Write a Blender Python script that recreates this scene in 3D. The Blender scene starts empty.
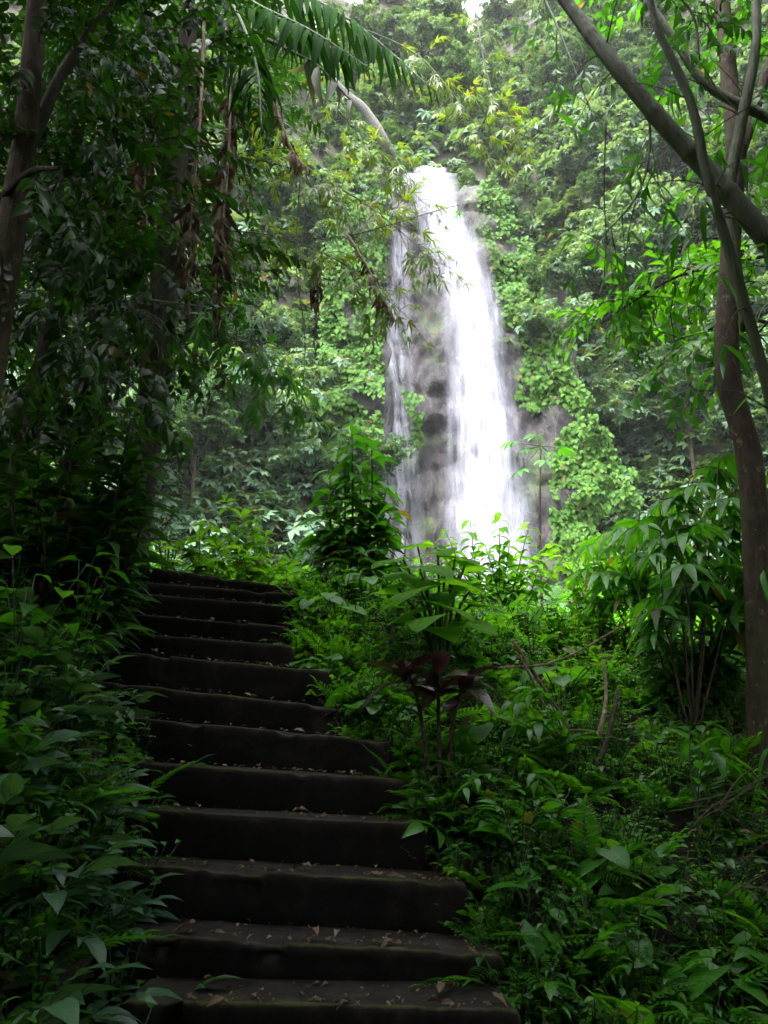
import bpy, math, random
import numpy as np

S = bpy.context.scene
C = S.collection
R = math.radians
rng = np.random.default_rng(11)
random.seed(11)

# ------------------------------------------------------------------ camera, sky, sun, exposure
PITCH, FPX, CAMZ = R(17), 773.0, 0.9
cam_d = bpy.data.cameras.new('camera')
cam = bpy.data.objects.new('camera', cam_d)
C.objects.link(cam)
cam.location = (0, 0, CAMZ)
cam.rotation_euler = (R(90) + PITCH, 0, 0)
cam_d.sensor_fit = 'VERTICAL'
cam_d.sensor_height = 24
cam_d.lens = 24 * FPX / 1024
cam_d.clip_end = 3000
cam_d.dof.use_dof = False
S.camera = cam

SUN_EL, SUN_AZ = 60, 215      # degrees; azimuth clockwise from +Y (ahead of the camera)
w = bpy.data.worlds.new('World')
S.world = w
w.use_nodes = True
nt = w.node_tree
bg = nt.nodes['Background']
sky = nt.nodes.new('ShaderNodeTexSky')
sky.sky_type = 'NISHITA'
sky.sun_disc = False
sky.sun_elevation = R(SUN_EL)
sky.sun_rotation = R(SUN_AZ)
sky.air_density = 1.0
sky.dust_density = 4.0
sky.ozone_density = 0.6
hs = nt.nodes.new('ShaderNodeHueSaturation')      # cloud cover: a greyer sky
hs.inputs['Saturation'].default_value = 0.2
nt.links.new(sky.outputs[0], hs.inputs['Color'])
nt.links.new(hs.outputs[0], bg.inputs['Color'])
bg.inputs['Strength'].default_value = 0.15
sun_d = bpy.data.lights.new('sun', 'SUN')
sun_d.energy = 1.15
sun_d.angle = R(25)
sun_d.color = (1, 0.97, 0.92)
sun = bpy.data.objects.new('sun', sun_d)
C.objects.link(sun)
sun.rotation_euler = (R(90 - SUN_EL), 0, R(180 - SUN_AZ))
S.view_settings.view_transform = 'Standard'
S.view_settings.look = 'None'
S.view_settings.exposure = 3.35
S.view_settings.gamma = 1.0
S.render.engine = 'CYCLES'
S.cycles.max_bounces = 6
S.cycles.diffuse_bounces = 4
S.cycles.glossy_bounces = 2
S.cycles.transmission_bounces = 3
S.cycles.transparent_max_bounces = 12
S.cycles.volume_bounces = 0
S.cycles.caustics_reflective = False
S.cycles.caustics_refractive = False
S.cycles.use_denoising = True

# ------------------------------------------------------------------ small maths
def norm(a):
    a = np.asarray(a, float)
    return a / np.maximum(np.linalg.norm(a, axis=-1, keepdims=True), 1e-9)

def at(px, py, Y):
    """Point at ground distance Y ahead that is seen in the direction of a pixel of the photo."""
    xr, yr = (px - 384) / FPX, (512 - py) / FPX
    d = np.array([xr, math.cos(PITCH) - yr * math.sin(PITCH), math.sin(PITCH) + yr * math.cos(PITCH)])
    return d / d[1] * Y + np.array([0, 0, CAMZ])

def px_size(n, Y):
    return n * Y / FPX

_perm = np.random.default_rng(3).random((64, 64, 64))
def vnoise(p, scale=1.0):
    p = np.asarray(p, float) * scale
    i = np.floor(p).astype(int)
    f = p - i
    f = f * f * (3 - 2 * f)
    out = 0
    for dx in (0, 1):
        for dy in (0, 1):
            for dz in (0, 1):
                wt = (f[..., 0] if dx else 1 - f[..., 0]) * (f[..., 1] if dy else 1 - f[..., 1]) * (f[..., 2] if dz else 1 - f[..., 2])
                out = out + wt * _perm[(i[..., 0] + dx) % 64, (i[..., 1] + dy) % 64, (i[..., 2] + dz) % 64]
    return out * 2 - 1

def fbm(p, scale=1.0, octs=4):
    o, a, s = 0, 1.0, scale
    for k in range(octs):
        o = o + a * vnoise(np.asarray(p) + 7.3 * k, s)
        a *= 0.5
        s *= 2.03
    return o

def sstep(a, b, x):
    t = np.clip((x - a) / (b - a), 0, 1)
    return t * t * (3 - 2 * t)

# ------------------------------------------------------------------ terrain shape
STEPS = [(160, 1003, 522, 1012), (146, 933, 505, 956), (150, 866, 468, 885), (122, 808, 432, 825), (130, 762, 408, 780), (135, 718, 395, 742), (135, 685, 341, 707),
         (130, 652, 330, 671), (130, 632, 293, 646), (122, 613, 290, 627), (150, 594, 298, 607), (165, 583, 300, 594), (200, 574, 299, 588)]
def step_y(i): return 3.1 + .3 * i

_sr = np.array([at(q[2], q[3], step_y(i))[0] for i, q in enumerate(STEPS)])
def stair_right(y):
    return np.interp(y, np.concatenate([[1.0, 2.2], [step_y(i) for i in range(13)], [7.4]]), np.concatenate([[1.2, .85], _sr, [-.95]]))

def ground_z(x, y, rough=True):
    x = np.asarray(x, float); y = np.asarray(y, float)
    zs = np.where(y < 6.7, np.maximum(0.6667 * (y - 3.1), -0.95), 2.4 + 0.07 * (y - 6.7))
    zs = np.where(y < 0, -0.95 + 0.35 * np.clip(-y - 3, 0, 30), zs)
    xr = stair_right(y)
    xl = xr - 1.5
    near = 1 - sstep(7, 12, y)
    inside = (x > xl) & (x < xr)
    right = np.clip(x - xr, 0, 4); 
    left = np.clip(xl - x, 0, 7)
    z = zs - 0.30 * near
    z = z - near * 0.17 * right + near * .12 * sstep(.05, .35, right) + (near * 0.8 + (1 - near) * 0.3) * left + 0.25 * near * sstep(0, 0.25, left)
    z = z - (1 - near) * 0.15 * np.clip(x - 1, 0, 8)
    # gorge sides
    yb = np.where(x < 0, 33 + 0.5 * np.clip(x, -40, 0), np.where(x < 10, 34, 34 - 0.8 * np.clip(x - 10, 0, 28)))
    wf = sstep(-2.5, -.5, x) * (1 - sstep(7.4, 9.2, x))
    d = np.maximum(0, y - yb)
    hs_ = np.minimum(1.9 * d, 80 + 0.1 * d)
    d2 = np.maximum(0, y - 37.6)
    hf = np.minimum(d2 * 9, 26) + 2.5 * np.clip(d2 - 6, 0, 24)
    h = (1 - wf) * hs_ + wf * hf
    side = 1.2 * np.clip(np.abs(x) - 14, 0, 30) * sstep(-4, 6, y)     # side walls of the valley
    z = z + np.maximum(h, side * (np.abs(x) > 14))
    if rough:
        p = np.stack([x, y, 0 * x], -1)
        far = sstep(8, 30, np.hypot(x, y))
        z = z + 0.05 * fbm(p, 1.7) * (1 - inside) + far * 1.2 * fbm(p, 0.18)
    return z

def ground_hit(px, py, y0=2.0, y1=90.0):
    """Where the ray of a pixel meets the terrain."""
    d = at(px, py, 1.0) - np.array([0, 0, CAMZ])
    ys = np.concatenate([np.arange(y0, 14, 0.05), np.arange(14, y1, 0.25)])
    P = d[None] * ys[:, None] + np.array([0, 0, CAMZ])
    below = P[:, 2] < ground_z(P[:, 0], P[:, 1])
    if not below.any():
        return None
    return P[np.argmax(below)]

def ground_hits(px, py, y0=8.0, y1=90.0):
    px = np.asarray(px, float); py = np.asarray(py, float)
    xr, yr = (px - 384) / FPX, (512 - py) / FPX
    d = np.stack([xr, math.cos(PITCH) - yr * math.sin(PITCH), math.sin(PITCH) + yr * math.cos(PITCH)], -1)
    d = d / d[:, 1:2]
    ys = np.arange(y0, y1, .3)
    P = d[:, None] * ys[None, :, None] + np.array([0, 0, CAMZ])
    below = P[..., 2] < ground_z(P[..., 0], P[..., 1])
    ok = below.any(1)
    return P[np.arange(len(px)), np.argmax(below, 1)], ok

# ------------------------------------------------------------------ materials
MATS = {}
def new_mat(name):
    m = bpy.data.materials.new(name)
    m.use_nodes = True
    MATS[name] = m
    t = m.node_tree
    return m, t, t.nodes, t.links, t.nodes['Principled BSDF']

def ramp(N, L, fac, stops):
    r = N.new('ShaderNodeValToRGB')
    e = r.color_ramp.elements
    while len(e) < len(stops):
        e.new(0.5)
    for el, (p, c) in zip(e, stops):
        el.position = p
        el.color = (*c, 1)
    L.new(fac, r.inputs['Fac'])
    return r.outputs['Color']

def math_node(N, L, op, a, b=None):
    m = N.new('ShaderNodeMath'); m.operation = op
    for k, v in enumerate((a, b)):
        if v is None: continue
        if isinstance(v, (int, float)): m.inputs[k].default_value = v
        else: L.new(v, m.inputs[k])
    return m.outputs[0]

def leaf_mat(name, c0, c1, c2, rough=0.42, trans=0.4, tcol=None, dead=0.012, rib=0.22, spec=0.5):
    m, t, N, L, B = new_mat(name)
    geo = N.new('ShaderNodeNewGeometry')
    rnd = geo.outputs['Random Per Island']
    tc = N.new('ShaderNodeTexCoord')
    nz = N.new('ShaderNodeTexNoise'); nz.inputs['Scale'].default_value = 1.3; nz.inputs['Detail'].default_value = 3
    L.new(tc.outputs['Object'], nz.inputs['Vector'])
    mixf = math_node(N, L, 'ADD', math_node(N, L, 'MULTIPLY', rnd, 0.6), math_node(N, L, 'MULTIPLY', nz.outputs['Fac'], 0.45))
    d0 = 1.0 - dead
    col = ramp(N, L, mixf, [(0.1, c0), (0.5, c1), (0.85, c2)])
    # a few yellowed or browned leaves
    old = N.new('ShaderNodeMath'); old.operation = 'GREATER_THAN'; old.inputs[1].default_value = d0
    r2 = math_node(N, L, 'FRACT', math_node(N, L, 'MULTIPLY', rnd, 57.31))
    L.new(r2, old.inputs[0])
    mx = N.new('ShaderNodeMix'); mx.data_type = 'RGBA'
    L.new(old.outputs[0], mx.inputs['Factor']); L.new(col, mx.inputs['A'])
    mx.inputs['B'].default_value = (0.10, 0.085, 0.022, 1)
    col = mx.outputs['Result']
    # midrib and side veins
    uv = N.new('ShaderNodeSeparateXYZ'); L.new(tc.outputs['UV'], uv.inputs[0])
    du = math_node(N, L, 'ABSOLUTE', math_node(N, L, 'SUBTRACT', uv.outputs[0], 0.5))
    ribm = math_node(N, L, 'LESS_THAN', du, 0.03)
    vs = math_node(N, L, 'SINE', math_node(N, L, 'MULTIPLY', math_node(N, L, 'SUBTRACT', uv.outputs[1], math_node(N, L, 'MULTIPLY', du, 0.5)), 55.0))
    vein = math_node(N, L, 'MULTIPLY', math_node(N, L, 'GREATER_THAN', vs, 0.86), 0.45)
    vm = math_node(N, L, 'MULTIPLY', math_node(N, L, 'MAXIMUM', ribm, vein), rib)
    mx2 = N.new('ShaderNodeMix'); mx2.data_type = 'RGBA'
    L.new(vm, mx2.inputs['Factor']); L.new(col, mx2.inputs['A'])
    mx2.inputs['B'].default_value = (min(1, c2[0] * 1.6 + .02), min(1, c2[1] * 1.5 + .02), c2[2] * 1.5 + .01, 1)
    col = mx2.outputs['Result']
    L.new(col, B.inputs['Base Color'])
    B.inputs['Roughness'].default_value = rough
    B.inputs['Specular IOR Level'].default_value = spec
    bump = N.new('ShaderNodeBump'); bump.inputs['Strength'].default_value = 0.12; bump.inputs['Distance'].default_value = 0.01
    L.new(vs, bump.inputs['Height']); L.new(bump.outputs[0], B.inputs['Normal'])
    T = N.new('ShaderNodeBsdfTranslucent')
    tm = N.new('ShaderNodeMix'); tm.data_type = 'RGBA'; tm.blend_type = 'MULTIPLY'; tm.inputs['Factor'].default_value = 1
    L.new(col, tm.inputs['A'])
    tm.inputs['B'].default_value = (*(tcol or (2.2, 2.0, 0.7)), 1)
    L.new(tm.outputs['Result'], T.inputs['Color'])
    ms = N.new('ShaderNodeMixShader'); ms.inputs[0].default_value = trans
    L.new(B.outputs[0], ms.inputs[1]); L.new(T.outputs[0], ms.inputs[2])
    L.new(ms.outputs[0], N['Material Output'].inputs['Surface'])
    return m

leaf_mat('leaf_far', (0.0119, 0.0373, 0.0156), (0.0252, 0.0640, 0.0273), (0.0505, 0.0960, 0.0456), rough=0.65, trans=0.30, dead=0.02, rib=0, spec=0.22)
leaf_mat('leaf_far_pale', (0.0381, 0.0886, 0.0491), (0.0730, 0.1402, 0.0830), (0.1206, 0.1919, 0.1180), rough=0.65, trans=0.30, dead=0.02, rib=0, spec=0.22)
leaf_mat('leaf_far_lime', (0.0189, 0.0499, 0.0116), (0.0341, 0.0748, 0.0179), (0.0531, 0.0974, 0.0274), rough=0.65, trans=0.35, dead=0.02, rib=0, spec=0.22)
leaf_mat('leaf_creeper', (0.0186, 0.0667, 0.0069), (0.0403, 0.1166, 0.0112), (0.0744, 0.1600, 0.0195), rough=0.7, trans=0.3, dead=0.02, rib=0, spec=0.2)
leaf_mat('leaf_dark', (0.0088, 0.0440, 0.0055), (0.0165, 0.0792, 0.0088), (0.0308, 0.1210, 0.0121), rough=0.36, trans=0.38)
leaf_mat('leaf_shade', (0.004, 0.018, 0.003), (0.009, 0.040, 0.005), (0.022, 0.085, 0.009), rough=0.42, trans=0.36, spec=0.35)  # darker leaf copy: shade of the left trees put into its colour
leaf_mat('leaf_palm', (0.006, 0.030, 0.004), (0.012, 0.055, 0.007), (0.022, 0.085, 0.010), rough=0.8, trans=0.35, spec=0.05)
leaf_mat('leaf_mid', (0.0163, 0.0938, 0.0075), (0.0325, 0.1562, 0.0100), (0.0625, 0.2188, 0.0150), rough=0.38, trans=0.42)
leaf_mat('leaf_bright', (0.0264, 0.1380, 0.0072), (0.0528, 0.2100, 0.0108), (0.1020, 0.2820, 0.0180), rough=0.40, trans=0.48)
leaf_mat('leaf_lit', (0.040, 0.150, 0.008), (0.070, 0.215, 0.012), (0.115, 0.270, 0.022), rough=0.65, trans=0.5, spec=0.15)  # brighter leaf copy: strong light on the upper bank put into its colour
leaf_mat('leaf_blue', (0.0225, 0.0688, 0.0375), (0.0375, 0.1063, 0.0500), (0.0600, 0.1438, 0.0625), rough=0.40, trans=0.25)
leaf_mat('leaf_bamboo', (0.040, 0.095, 0.012), (0.075, 0.140, 0.018), (0.120, 0.180, 0.028), rough=0.42, trans=0.45, dead=0.06)
leaf_mat('leaf_purple', (0.014, 0.009, 0.011), (0.034, 0.018, 0.024), (0.070, 0.034, 0.036), rough=0.3, trans=0.15, tcol=(1.5, .7, .7), dead=0, rib=.3)
leaf_mat('leaf_dead', (0.040, 0.026, 0.015), (0.095, 0.062, 0.038), (0.27, 0.20, 0.13), rough=0.7, trans=0.15, tcol=(1.2, 1, .8), dead=0, rib=.3, spec=.2)
leaf_mat('leaf_grey', (0.110, 0.130, 0.110), (0.160, 0.180, 0.150), (0.230, 0.240, 0.200), rough=0.5, trans=0.2, dead=0, rib=.3)

def bark_mat(name, c0, c1, c2, scale=6, stretch=0.25, moss=0.0, rough=0.85, lichen=0.6):
    m, t, N, L, B = new_mat(name)
    tc = N.new('ShaderNodeTexCoord')
    mp = N.new('ShaderNodeMapping'); mp.inputs['Scale'].default_value = (1, 1, stretch)
    L.new(tc.outputs['Object'], mp.inputs['Vector'])
    nz = N.new('ShaderNodeTexNoise'); nz.inputs['Scale'].default_value = scale * 4; nz.inputs['Detail'].default_value = 6; nz.inputs['Roughness'].default_value = 0.7
    L.new(mp.outputs[0], nz.inputs['Vector'])
    col = ramp(N, L, nz.outputs['Fac'], [(0.3, c0), (0.52, c1), (0.75, c2)])
    n2 = N.new('ShaderNodeTexNoise'); n2.inputs['Scale'].default_value = scale; n2.inputs['Detail'].default_value = 5
    L.new(tc.outputs['Object'], n2.inputs['Vector'])
    mf = ramp(N, L, n2.outputs['Fac'], [(0.48, (0, 0, 0)), (0.62, (1, 1, 1))])
    mx = N.new('ShaderNodeMix'); mx.data_type = 'RGBA'
    L.new(math_node(N, L, 'MULTIPLY', mf, moss), mx.inputs['Factor'])
    L.new(col, mx.inputs['A']); mx.inputs['B'].default_value = (0.045, 0.075, 0.018, 1)
    L.new(mx.outputs['Result'], B.inputs['Base Color'])
    # pale lichen patches
    v = N.new('ShaderNodeTexNoise'); v.inputs['Scale'].default_value = scale * 2.3; v.inputs['Detail'].default_value = 7; v.inputs['Roughness'].default_value = .75
    L.new(tc.outputs['Object'], v.inputs['Vector'])
    lf = ramp(N, L, v.outputs['Fac'], [(0.58, (0, 0, 0)), (0.63, (1, 1, 1))])
    m3 = N.new('ShaderNodeMix'); m3.data_type = 'RGBA'
    L.new(math_node(N, L, 'MULTIPLY', lf, lichen), m3.inputs['Factor'])
    L.new(mx.outputs['Result'], m3.inputs['A']); m3.inputs['B'].default_value = (min(1, c2[0] * 2.2 + .02), min(1, c2[1] * 2.4 + .025), min(1, c2[2] * 2.2 + .02), 1)
    L.new(m3.outputs['Result'], B.inputs['Base Color'])
    B.inputs['Roughness'].default_value = rough
    B.inputs['Specular IOR Level'].default_value = 0.3
    b = N.new('ShaderNodeBump'); b.inputs['Strength'].default_value = 1.0; b.inputs['Distance'].default_value = 0.03
    L.new(nz.outputs['Fac'], b.inputs['Height']); L.new(b.outputs[0], B.inputs['Normal'])
    return m

bark_mat('bark_dark', (0.020, 0.013, 0.008), (0.045, 0.030, 0.020), (0.085, 0.060, 0.042), moss=0.35)
bark_mat('bark_black', (0.008, 0.005, 0.004), (0.020, 0.013, 0.009), (0.042, 0.030, 0.022), moss=0.3)
bark_mat('bark_brown', (0.035, 0.022, 0.014), (0.075, 0.050, 0.033), (0.130, 0.095, 0.065), moss=0.3)
bark_mat('bark_grey', (0.10, 0.095, 0.09), (0.16, 0.155, 0.145), (0.24, 0.23, 0.22), moss=0.15)
bark_mat('bamboo_green', (0.016, 0.026, 0.005), (0.036, 0.052, 0.010), (0.066, 0.082, 0.022), moss=0.3, rough=0.5, lichen=.12)
bark_mat('stem_green', (0.020, 0.050, 0.012), (0.035, 0.075, 0.018), (0.055, 0.095, 0.025), rough=0.5)
bark_mat('stem_brown', (0.025, 0.018, 0.010), (0.050, 0.036, 0.020), (0.080, 0.060, 0.035), rough=0.7)
bark_mat('stalk_tan', (0.10, 0.075, 0.045), (0.19, 0.145, 0.09), (0.30, 0.24, 0.15), rough=0.7)

def soil_mat():
    m, t, N, L, B = new_mat('soil')
    tc = N.new('ShaderNodeTexCoord')
    nz = N.new('ShaderNodeTexNoise'); nz.inputs['Scale'].default_value = 3; nz.inputs['Detail'].default_value = 8; nz.inputs['Roughness'].default_value = .7
    L.new(tc.outputs['Object'], nz.inputs['Vector'])
    col = ramp(N, L, nz.outputs['Fac'], [(0.3, (0.008, 0.006, 0.004)), (0.5, (0.018, 0.013, 0.008)), (0.62, (0.018, 0.028, 0.007)), (0.8, (0.04, 0.04, 0.02))])
    L.new(col, B.inputs['Base Color'])
    B.inputs['Roughness'].default_value = 0.9
    b = N.new('ShaderNodeBump'); b.inputs['Strength'].default_value = 0.8; b.inputs['Distance'].default_value = 0.05
    L.new(nz.outputs['Fac'], b.inputs['Height']); L.new(b.outputs[0], B.inputs['Normal'])
soil_mat()

def rock_mat():
    m, t, N, L, B = new_mat('cliff_rock')
    tc = N.new('ShaderNodeTexCoord')
    mp = N.new('ShaderNodeMapping'); mp.inputs['Scale'].default_value = (1, 1, 0.35)
    L.new(tc.outputs['Object'], mp.inputs['Vector'])
    nz = N.new('ShaderNodeTexNoise'); nz.inputs['Scale'].default_value = 0.9; nz.inputs['Detail'].default_value = 9; nz.inputs['Roughness'].default_value = .68
    L.new(mp.outputs[0], nz.inputs['Vector'])
    col = ramp(N, L, nz.outputs['Fac'], [(0.34, (0.003, 0.003, 0.0035)), (0.47, (0.010, 0.008, 0.010)), (0.57, (0.022, 0.017, 0.021)), (0.72, (0.06, 0.042, 0.038))])
    n2 = N.new('ShaderNodeTexNoise'); n2.inputs['Scale'].default_value = 0.45; n2.inputs['Detail'].default_value = 6
    L.new(tc.outputs['Object'], n2.inputs['Vector'])
    mf = ramp(N, L, n2.outputs['Fac'], [(0.52, (0, 0, 0)), (0.62, (1, 1, 1))])
    mx = N.new('ShaderNodeMix'); mx.data_type = 'RGBA'
    L.new(math_node(N, L, 'MULTIPLY', mf, .6), mx.inputs['Factor'])
    L.new(col, mx.inputs['A']); mx.inputs['B'].default_value = (0.045, 0.08, 0.02, 1)
    L.new(mx.outputs['Result'], B.inputs['Base Color'])
    B.inputs['Roughness'].default_value = 0.6
    b = N.new('ShaderNodeBump'); b.inputs['Strength'].default_value = 1; b.inputs['Distance'].default_value = 0.7
    L.new(nz.outputs['Fac'], b.inputs['Height']); L.new(b.outputs[0], B.inputs['Normal'])
rock_mat()

def step_mat():
    m, t, N, L, B = new_mat('step_stone')
    tc = N.new('ShaderNodeTexCoord')
    nz = N.new('ShaderNodeTexNoise'); nz.inputs['Scale'].default_value = 7; nz.inputs['Detail'].default_value = 9; nz.inputs['Roughness'].default_value = .72
    L.new(tc.outputs['Object'], nz.inputs['Vector'])
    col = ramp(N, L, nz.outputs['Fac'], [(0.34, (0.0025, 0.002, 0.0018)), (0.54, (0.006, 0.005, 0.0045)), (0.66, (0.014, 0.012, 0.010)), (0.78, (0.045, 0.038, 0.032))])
    n2 = N.new('ShaderNodeTexNoise'); n2.inputs['Scale'].default_value = 3.1; n2.inputs['Detail'].default_value = 7; n2.inputs['Roughness'].default_value = .65
    L.new(tc.outputs['Object'], n2.inputs['Vector'])
    uv = N.new('ShaderNodeSeparateXYZ'); L.new(tc.outputs['UV'], uv.inputs[0])
    top_light = N.new('ShaderNodeMix'); top_light.data_type = 'RGBA'             # skylight and litter tone painted on nosing and tread, shade on the risers
    L.new(math_node(N, L, 'MULTIPLY', math_node(N, L, 'MINIMUM', uv.outputs[1], 1.0), .8), top_light.inputs['Factor']); L.new(col, top_light.inputs['A'])
    L.new(ramp(N, L, nz.outputs['Fac'], [(0.3, (0.02, 0.016, 0.013)), (0.55, (0.05, 0.042, 0.034)), (0.75, (0.11, 0.093, 0.078))]), top_light.inputs['B'])
    col = top_light.outputs['Result']
    # moss grows on the nosing, the ends and the tread (a growth pattern, not shade)
    edge = math_node(N, L, 'MULTIPLY', uv.outputs[1], 0.26)
    mf = ramp(N, L, math_node(N, L, 'ADD', n2.outputs['Fac'], edge), [(0.70, (0, 0, 0)), (0.82, (1, 1, 1))])
    mx = N.new('ShaderNodeMix'); mx.data_type = 'RGBA'
    L.new(math_node(N, L, 'MULTIPLY', mf, .7), mx.inputs['Factor'])
    L.new(col, mx.inputs['A'])
    mc = ramp(N, L, nz.outputs['Fac'], [(0.35, (0.02, 0.03, 0.006)), (0.65, (0.07, 0.085, 0.018))])
    L.new(mc, mx.inputs['B'])
    L.new(mx.outputs['Result'], B.inputs['Base Color'])
    B.inputs['Roughness'].default_value = 0.85
    B.inputs['Specular IOR Level'].default_value = 0.15
    b = N.new('ShaderNodeBump'); b.inputs['Strength'].default_value = 0.8; b.inputs['Distance'].default_value = 0.02
    L.new(nz.outputs['Fac'], b.inputs['Height']); L.new(b.outputs[0], B.inputs['Normal'])
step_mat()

def water_mat(name, dens, seed, soft=0.22):
    """White falling water: broken into streaks, thinner towards its ragged sides (UV u across, v down)."""
    m, t, N, L, B = new_mat(name)
    tc = N.new('ShaderNodeTexCoord')
    mp = N.new('ShaderNodeMapping'); mp.inputs['Scale'].default_value = (1, 1, 0.11); mp.inputs['Location'].default_value = (seed, seed * 2, seed)
    L.new(tc.outputs['Object'], mp.inputs['Vector'])
    nz = N.new('ShaderNodeTexNoise'); nz.inputs['Scale'].default_value = 2.6; nz.inputs['Detail'].default_value = 5; nz.inputs['Roughness'].default_value = .62; nz.inputs['Distortion'].default_value = .3
    L.new(mp.outputs[0], nz.inputs['Vector'])
    n3 = N.new('ShaderNodeTexNoise'); n3.inputs['Scale'].default_value = 0.8; n3.inputs['Detail'].default_value = 3
    L.new(tc.outputs['Object'], n3.inputs['Vector'])
    uv = N.new('ShaderNodeSeparateXYZ'); L.new(tc.outputs['UV'], uv.inputs[0])
    du = math_node(N, L, 'ABSOLUTE', math_node(N, L, 'SUBTRACT', uv.outputs[0], 0.5))
    body = math_node(N, L, 'MULTIPLY', math_node(N, L, 'SUBTRACT', 0.5, du), 1.0 / soft)      # 0 at the sides
    body = math_node(N, L, 'MINIMUM', body, 1.0)
    a = math_node(N, L, 'ADD', math_node(N, L, 'MULTIPLY', math_node(N, L, 'SUBTRACT', nz.outputs['Fac'], 0.5), 2.5), math_node(N, L, 'MULTIPLY', math_node(N, L, 'SUBTRACT', n3.outputs['Fac'], .5), 1.0))
    a = math_node(N, L, 'ADD', a, dens)
    a = math_node(N, L, 'MULTIPLY', a, body)
    cl = N.new('ShaderNodeClamp'); L.new(a, cl.inputs[0]); cl.inputs[2].default_value = 0.93
    B.inputs['Base Color'].default_value = (0.41, 0.415, 0.50, 1)
    B.inputs['Roughness'].default_value = 0.6
    T = N.new('ShaderNodeBsdfTranslucent'); T.inputs['Color'].default_value = (0.41, 0.415, 0.50, 1)
    ms = N.new('ShaderNodeMixShader'); ms.inputs[0].default_value = 0.45
    L.new(B.outputs[0], ms.inputs[1]); L.new(T.outputs[0], ms.inputs[2])
    tr = N.new('ShaderNodeBsdfTransparent')
    m2 = N.new('ShaderNodeMixShader')
    L.new(cl.outputs[0], m2.inputs[0]); L.new(tr.outputs[0], m2.inputs[1]); L.new(ms.outputs[0], m2.inputs[2])
    L.new(m2.outputs[0], N['Material Output'].inputs['Surface'])
water_mat('water_white', 0.60, 1.3, 0.32)
water_mat('water_mid', 0.34, 5.1, 0.45)
water_mat('water_thin', -0.2, 9.7, 0.45)

# ------------------------------------------------------------------ geometry kit: everything in quads
class Geo:
    """vertices V, quads Q, uv per vertex, material name index per quad"""
    def __init__(s, V=None, Q=None, UV=None, M=None):
        s.V = np.zeros((0, 3)) if V is None else np.asarray(V, float)
        s.Q = np.zeros((0, 4), int) if Q is None else np.asarray(Q, int)
        s.UV = np.zeros((len(s.V), 2)) if UV is None else np.asarray(UV, float)
        s.M = np.zeros(len(s.Q), int) if M is None else np.asarray(M, int)

MNAMES = []  # material names in use
def mi(name):
    if name not in MNAMES: MNAMES.append(name)
    return MNAMES.index(name)

def setmat(g, name):
    g.M = np.full(len(g.Q), mi(name)); return g

def join(gs):
    gs = [g for g in gs if len(g.V)]
    if not gs: return Geo()
    off = np.cumsum([0] + [len(g.V) for g in gs[:-1]])
    return Geo(np.vstack([g.V for g in gs]), np.vstack([g.Q + o for g, o in zip(gs, off)]), np.vstack([g.UV for g in gs]), np.concatenate([g.M for g in gs]))

def inst(g, Rm, P, S_=1.0):
    """Many copies of g: rotations Rm (K,3,3), places P (K,3), sizes S_ (K,) or (K,3)."""
    P = np.asarray(P, float); K = len(P)
    S_ = np.broadcast_to(np.asarray(S_, float), (K,)) if np.ndim(S_) < 2 else np.asarray(S_)
    V = g.V[None] * (S_[:, None, None] if S_.ndim == 1 else S_[:, None, :])
    V = np.einsum('kij,knj->kni', Rm, V) + P[:, None, :]
    n = len(g.V)
    Q = g.Q[None] + (np.arange(K) * n)[:, None, None]
    return Geo(V.reshape(-1, 3), Q.reshape(-1, 4), np.tile(g.UV, (K, 1)), np.tile(g.M, K))

def frames(D, Up):
    """Rotation matrices whose y axis is D and whose z axis leans to Up."""
    D = norm(D); Up = np.broadcast_to(np.asarray(Up, float), D.shape)
    X = np.cross(D, Up)
    bad = np.linalg.norm(X, axis=-1) < 1e-3
    X[bad] = np.cross(D[bad], np.array([1.0, .2, 0]))
    X = norm(X)
    Z = np.cross(X, D)
    return np.stack([X, D, Z], -1)

def rotz(a):
    a = np.asarray(a, float); c, s = np.cos(a), np.sin(a); z = 0 * a
    return np.stack([np.stack([c, -s, z], -1), np.stack([s, c, z], -1), np.stack([z, z, z + 1], -1)], -2)

def euler(rx, ry, rz):
    cx, sx, cy, sy = np.cos(rx), np.sin(rx), np.cos(ry), np.sin(ry)
    o, z = np.ones_like(cx), np.zeros_like(cx)
    X = np.stack([np.stack([o, z, z], -1), np.stack([z, cx, -sx], -1), np.stack([z, sx, cx], -1)], -2)
    Y = np.stack([np.stack([cy, z, sy], -1), np.stack([z, o, z], -1), np.stack([-sy, z, cy], -1)], -2)
    return rotz(rz) @ Y @ X

def build(name, g, parent=None, smooth=True):
    me = bpy.data.meshes.new(name)
    n, q = len(g.V), len(g.Q)
    me.vertices.add(n); me.vertices.foreach_set('co', g.V.astype(np.float32).ravel())
    me.loops.add(q * 4); me.loops.foreach_set('vertex_index', g.Q.astype(np.int32).ravel())
    me.polygons.add(q)
    me.polygons.foreach_set('loop_start', np.arange(0, q * 4, 4, dtype=np.int32))
    me.polygons.foreach_set('loop_total', np.full(q, 4, dtype=np.int32))
    used = np.unique(g.M)
    remap = np.zeros(len(MNAMES) + 1, int)
    for k, u in enumerate(used):
        me.materials.append(MATS[MNAMES[u]]); remap[u] = k
    me.polygons.foreach_set('material_index', remap[g.M].astype(np.int32))
    me.polygons.foreach_set('use_smooth', np.full(q, smooth))
    uvl = me.uv_layers.new(name='UVMap')
    uvl.data.foreach_set('uv', g.UV[g.Q.ravel()].astype(np.float32).ravel())
    me.update(calc_edges=True)
    o = bpy.data.objects.new(name, me)
    C.objects.link(o)
    if parent: o.parent = parent
    return o

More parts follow.
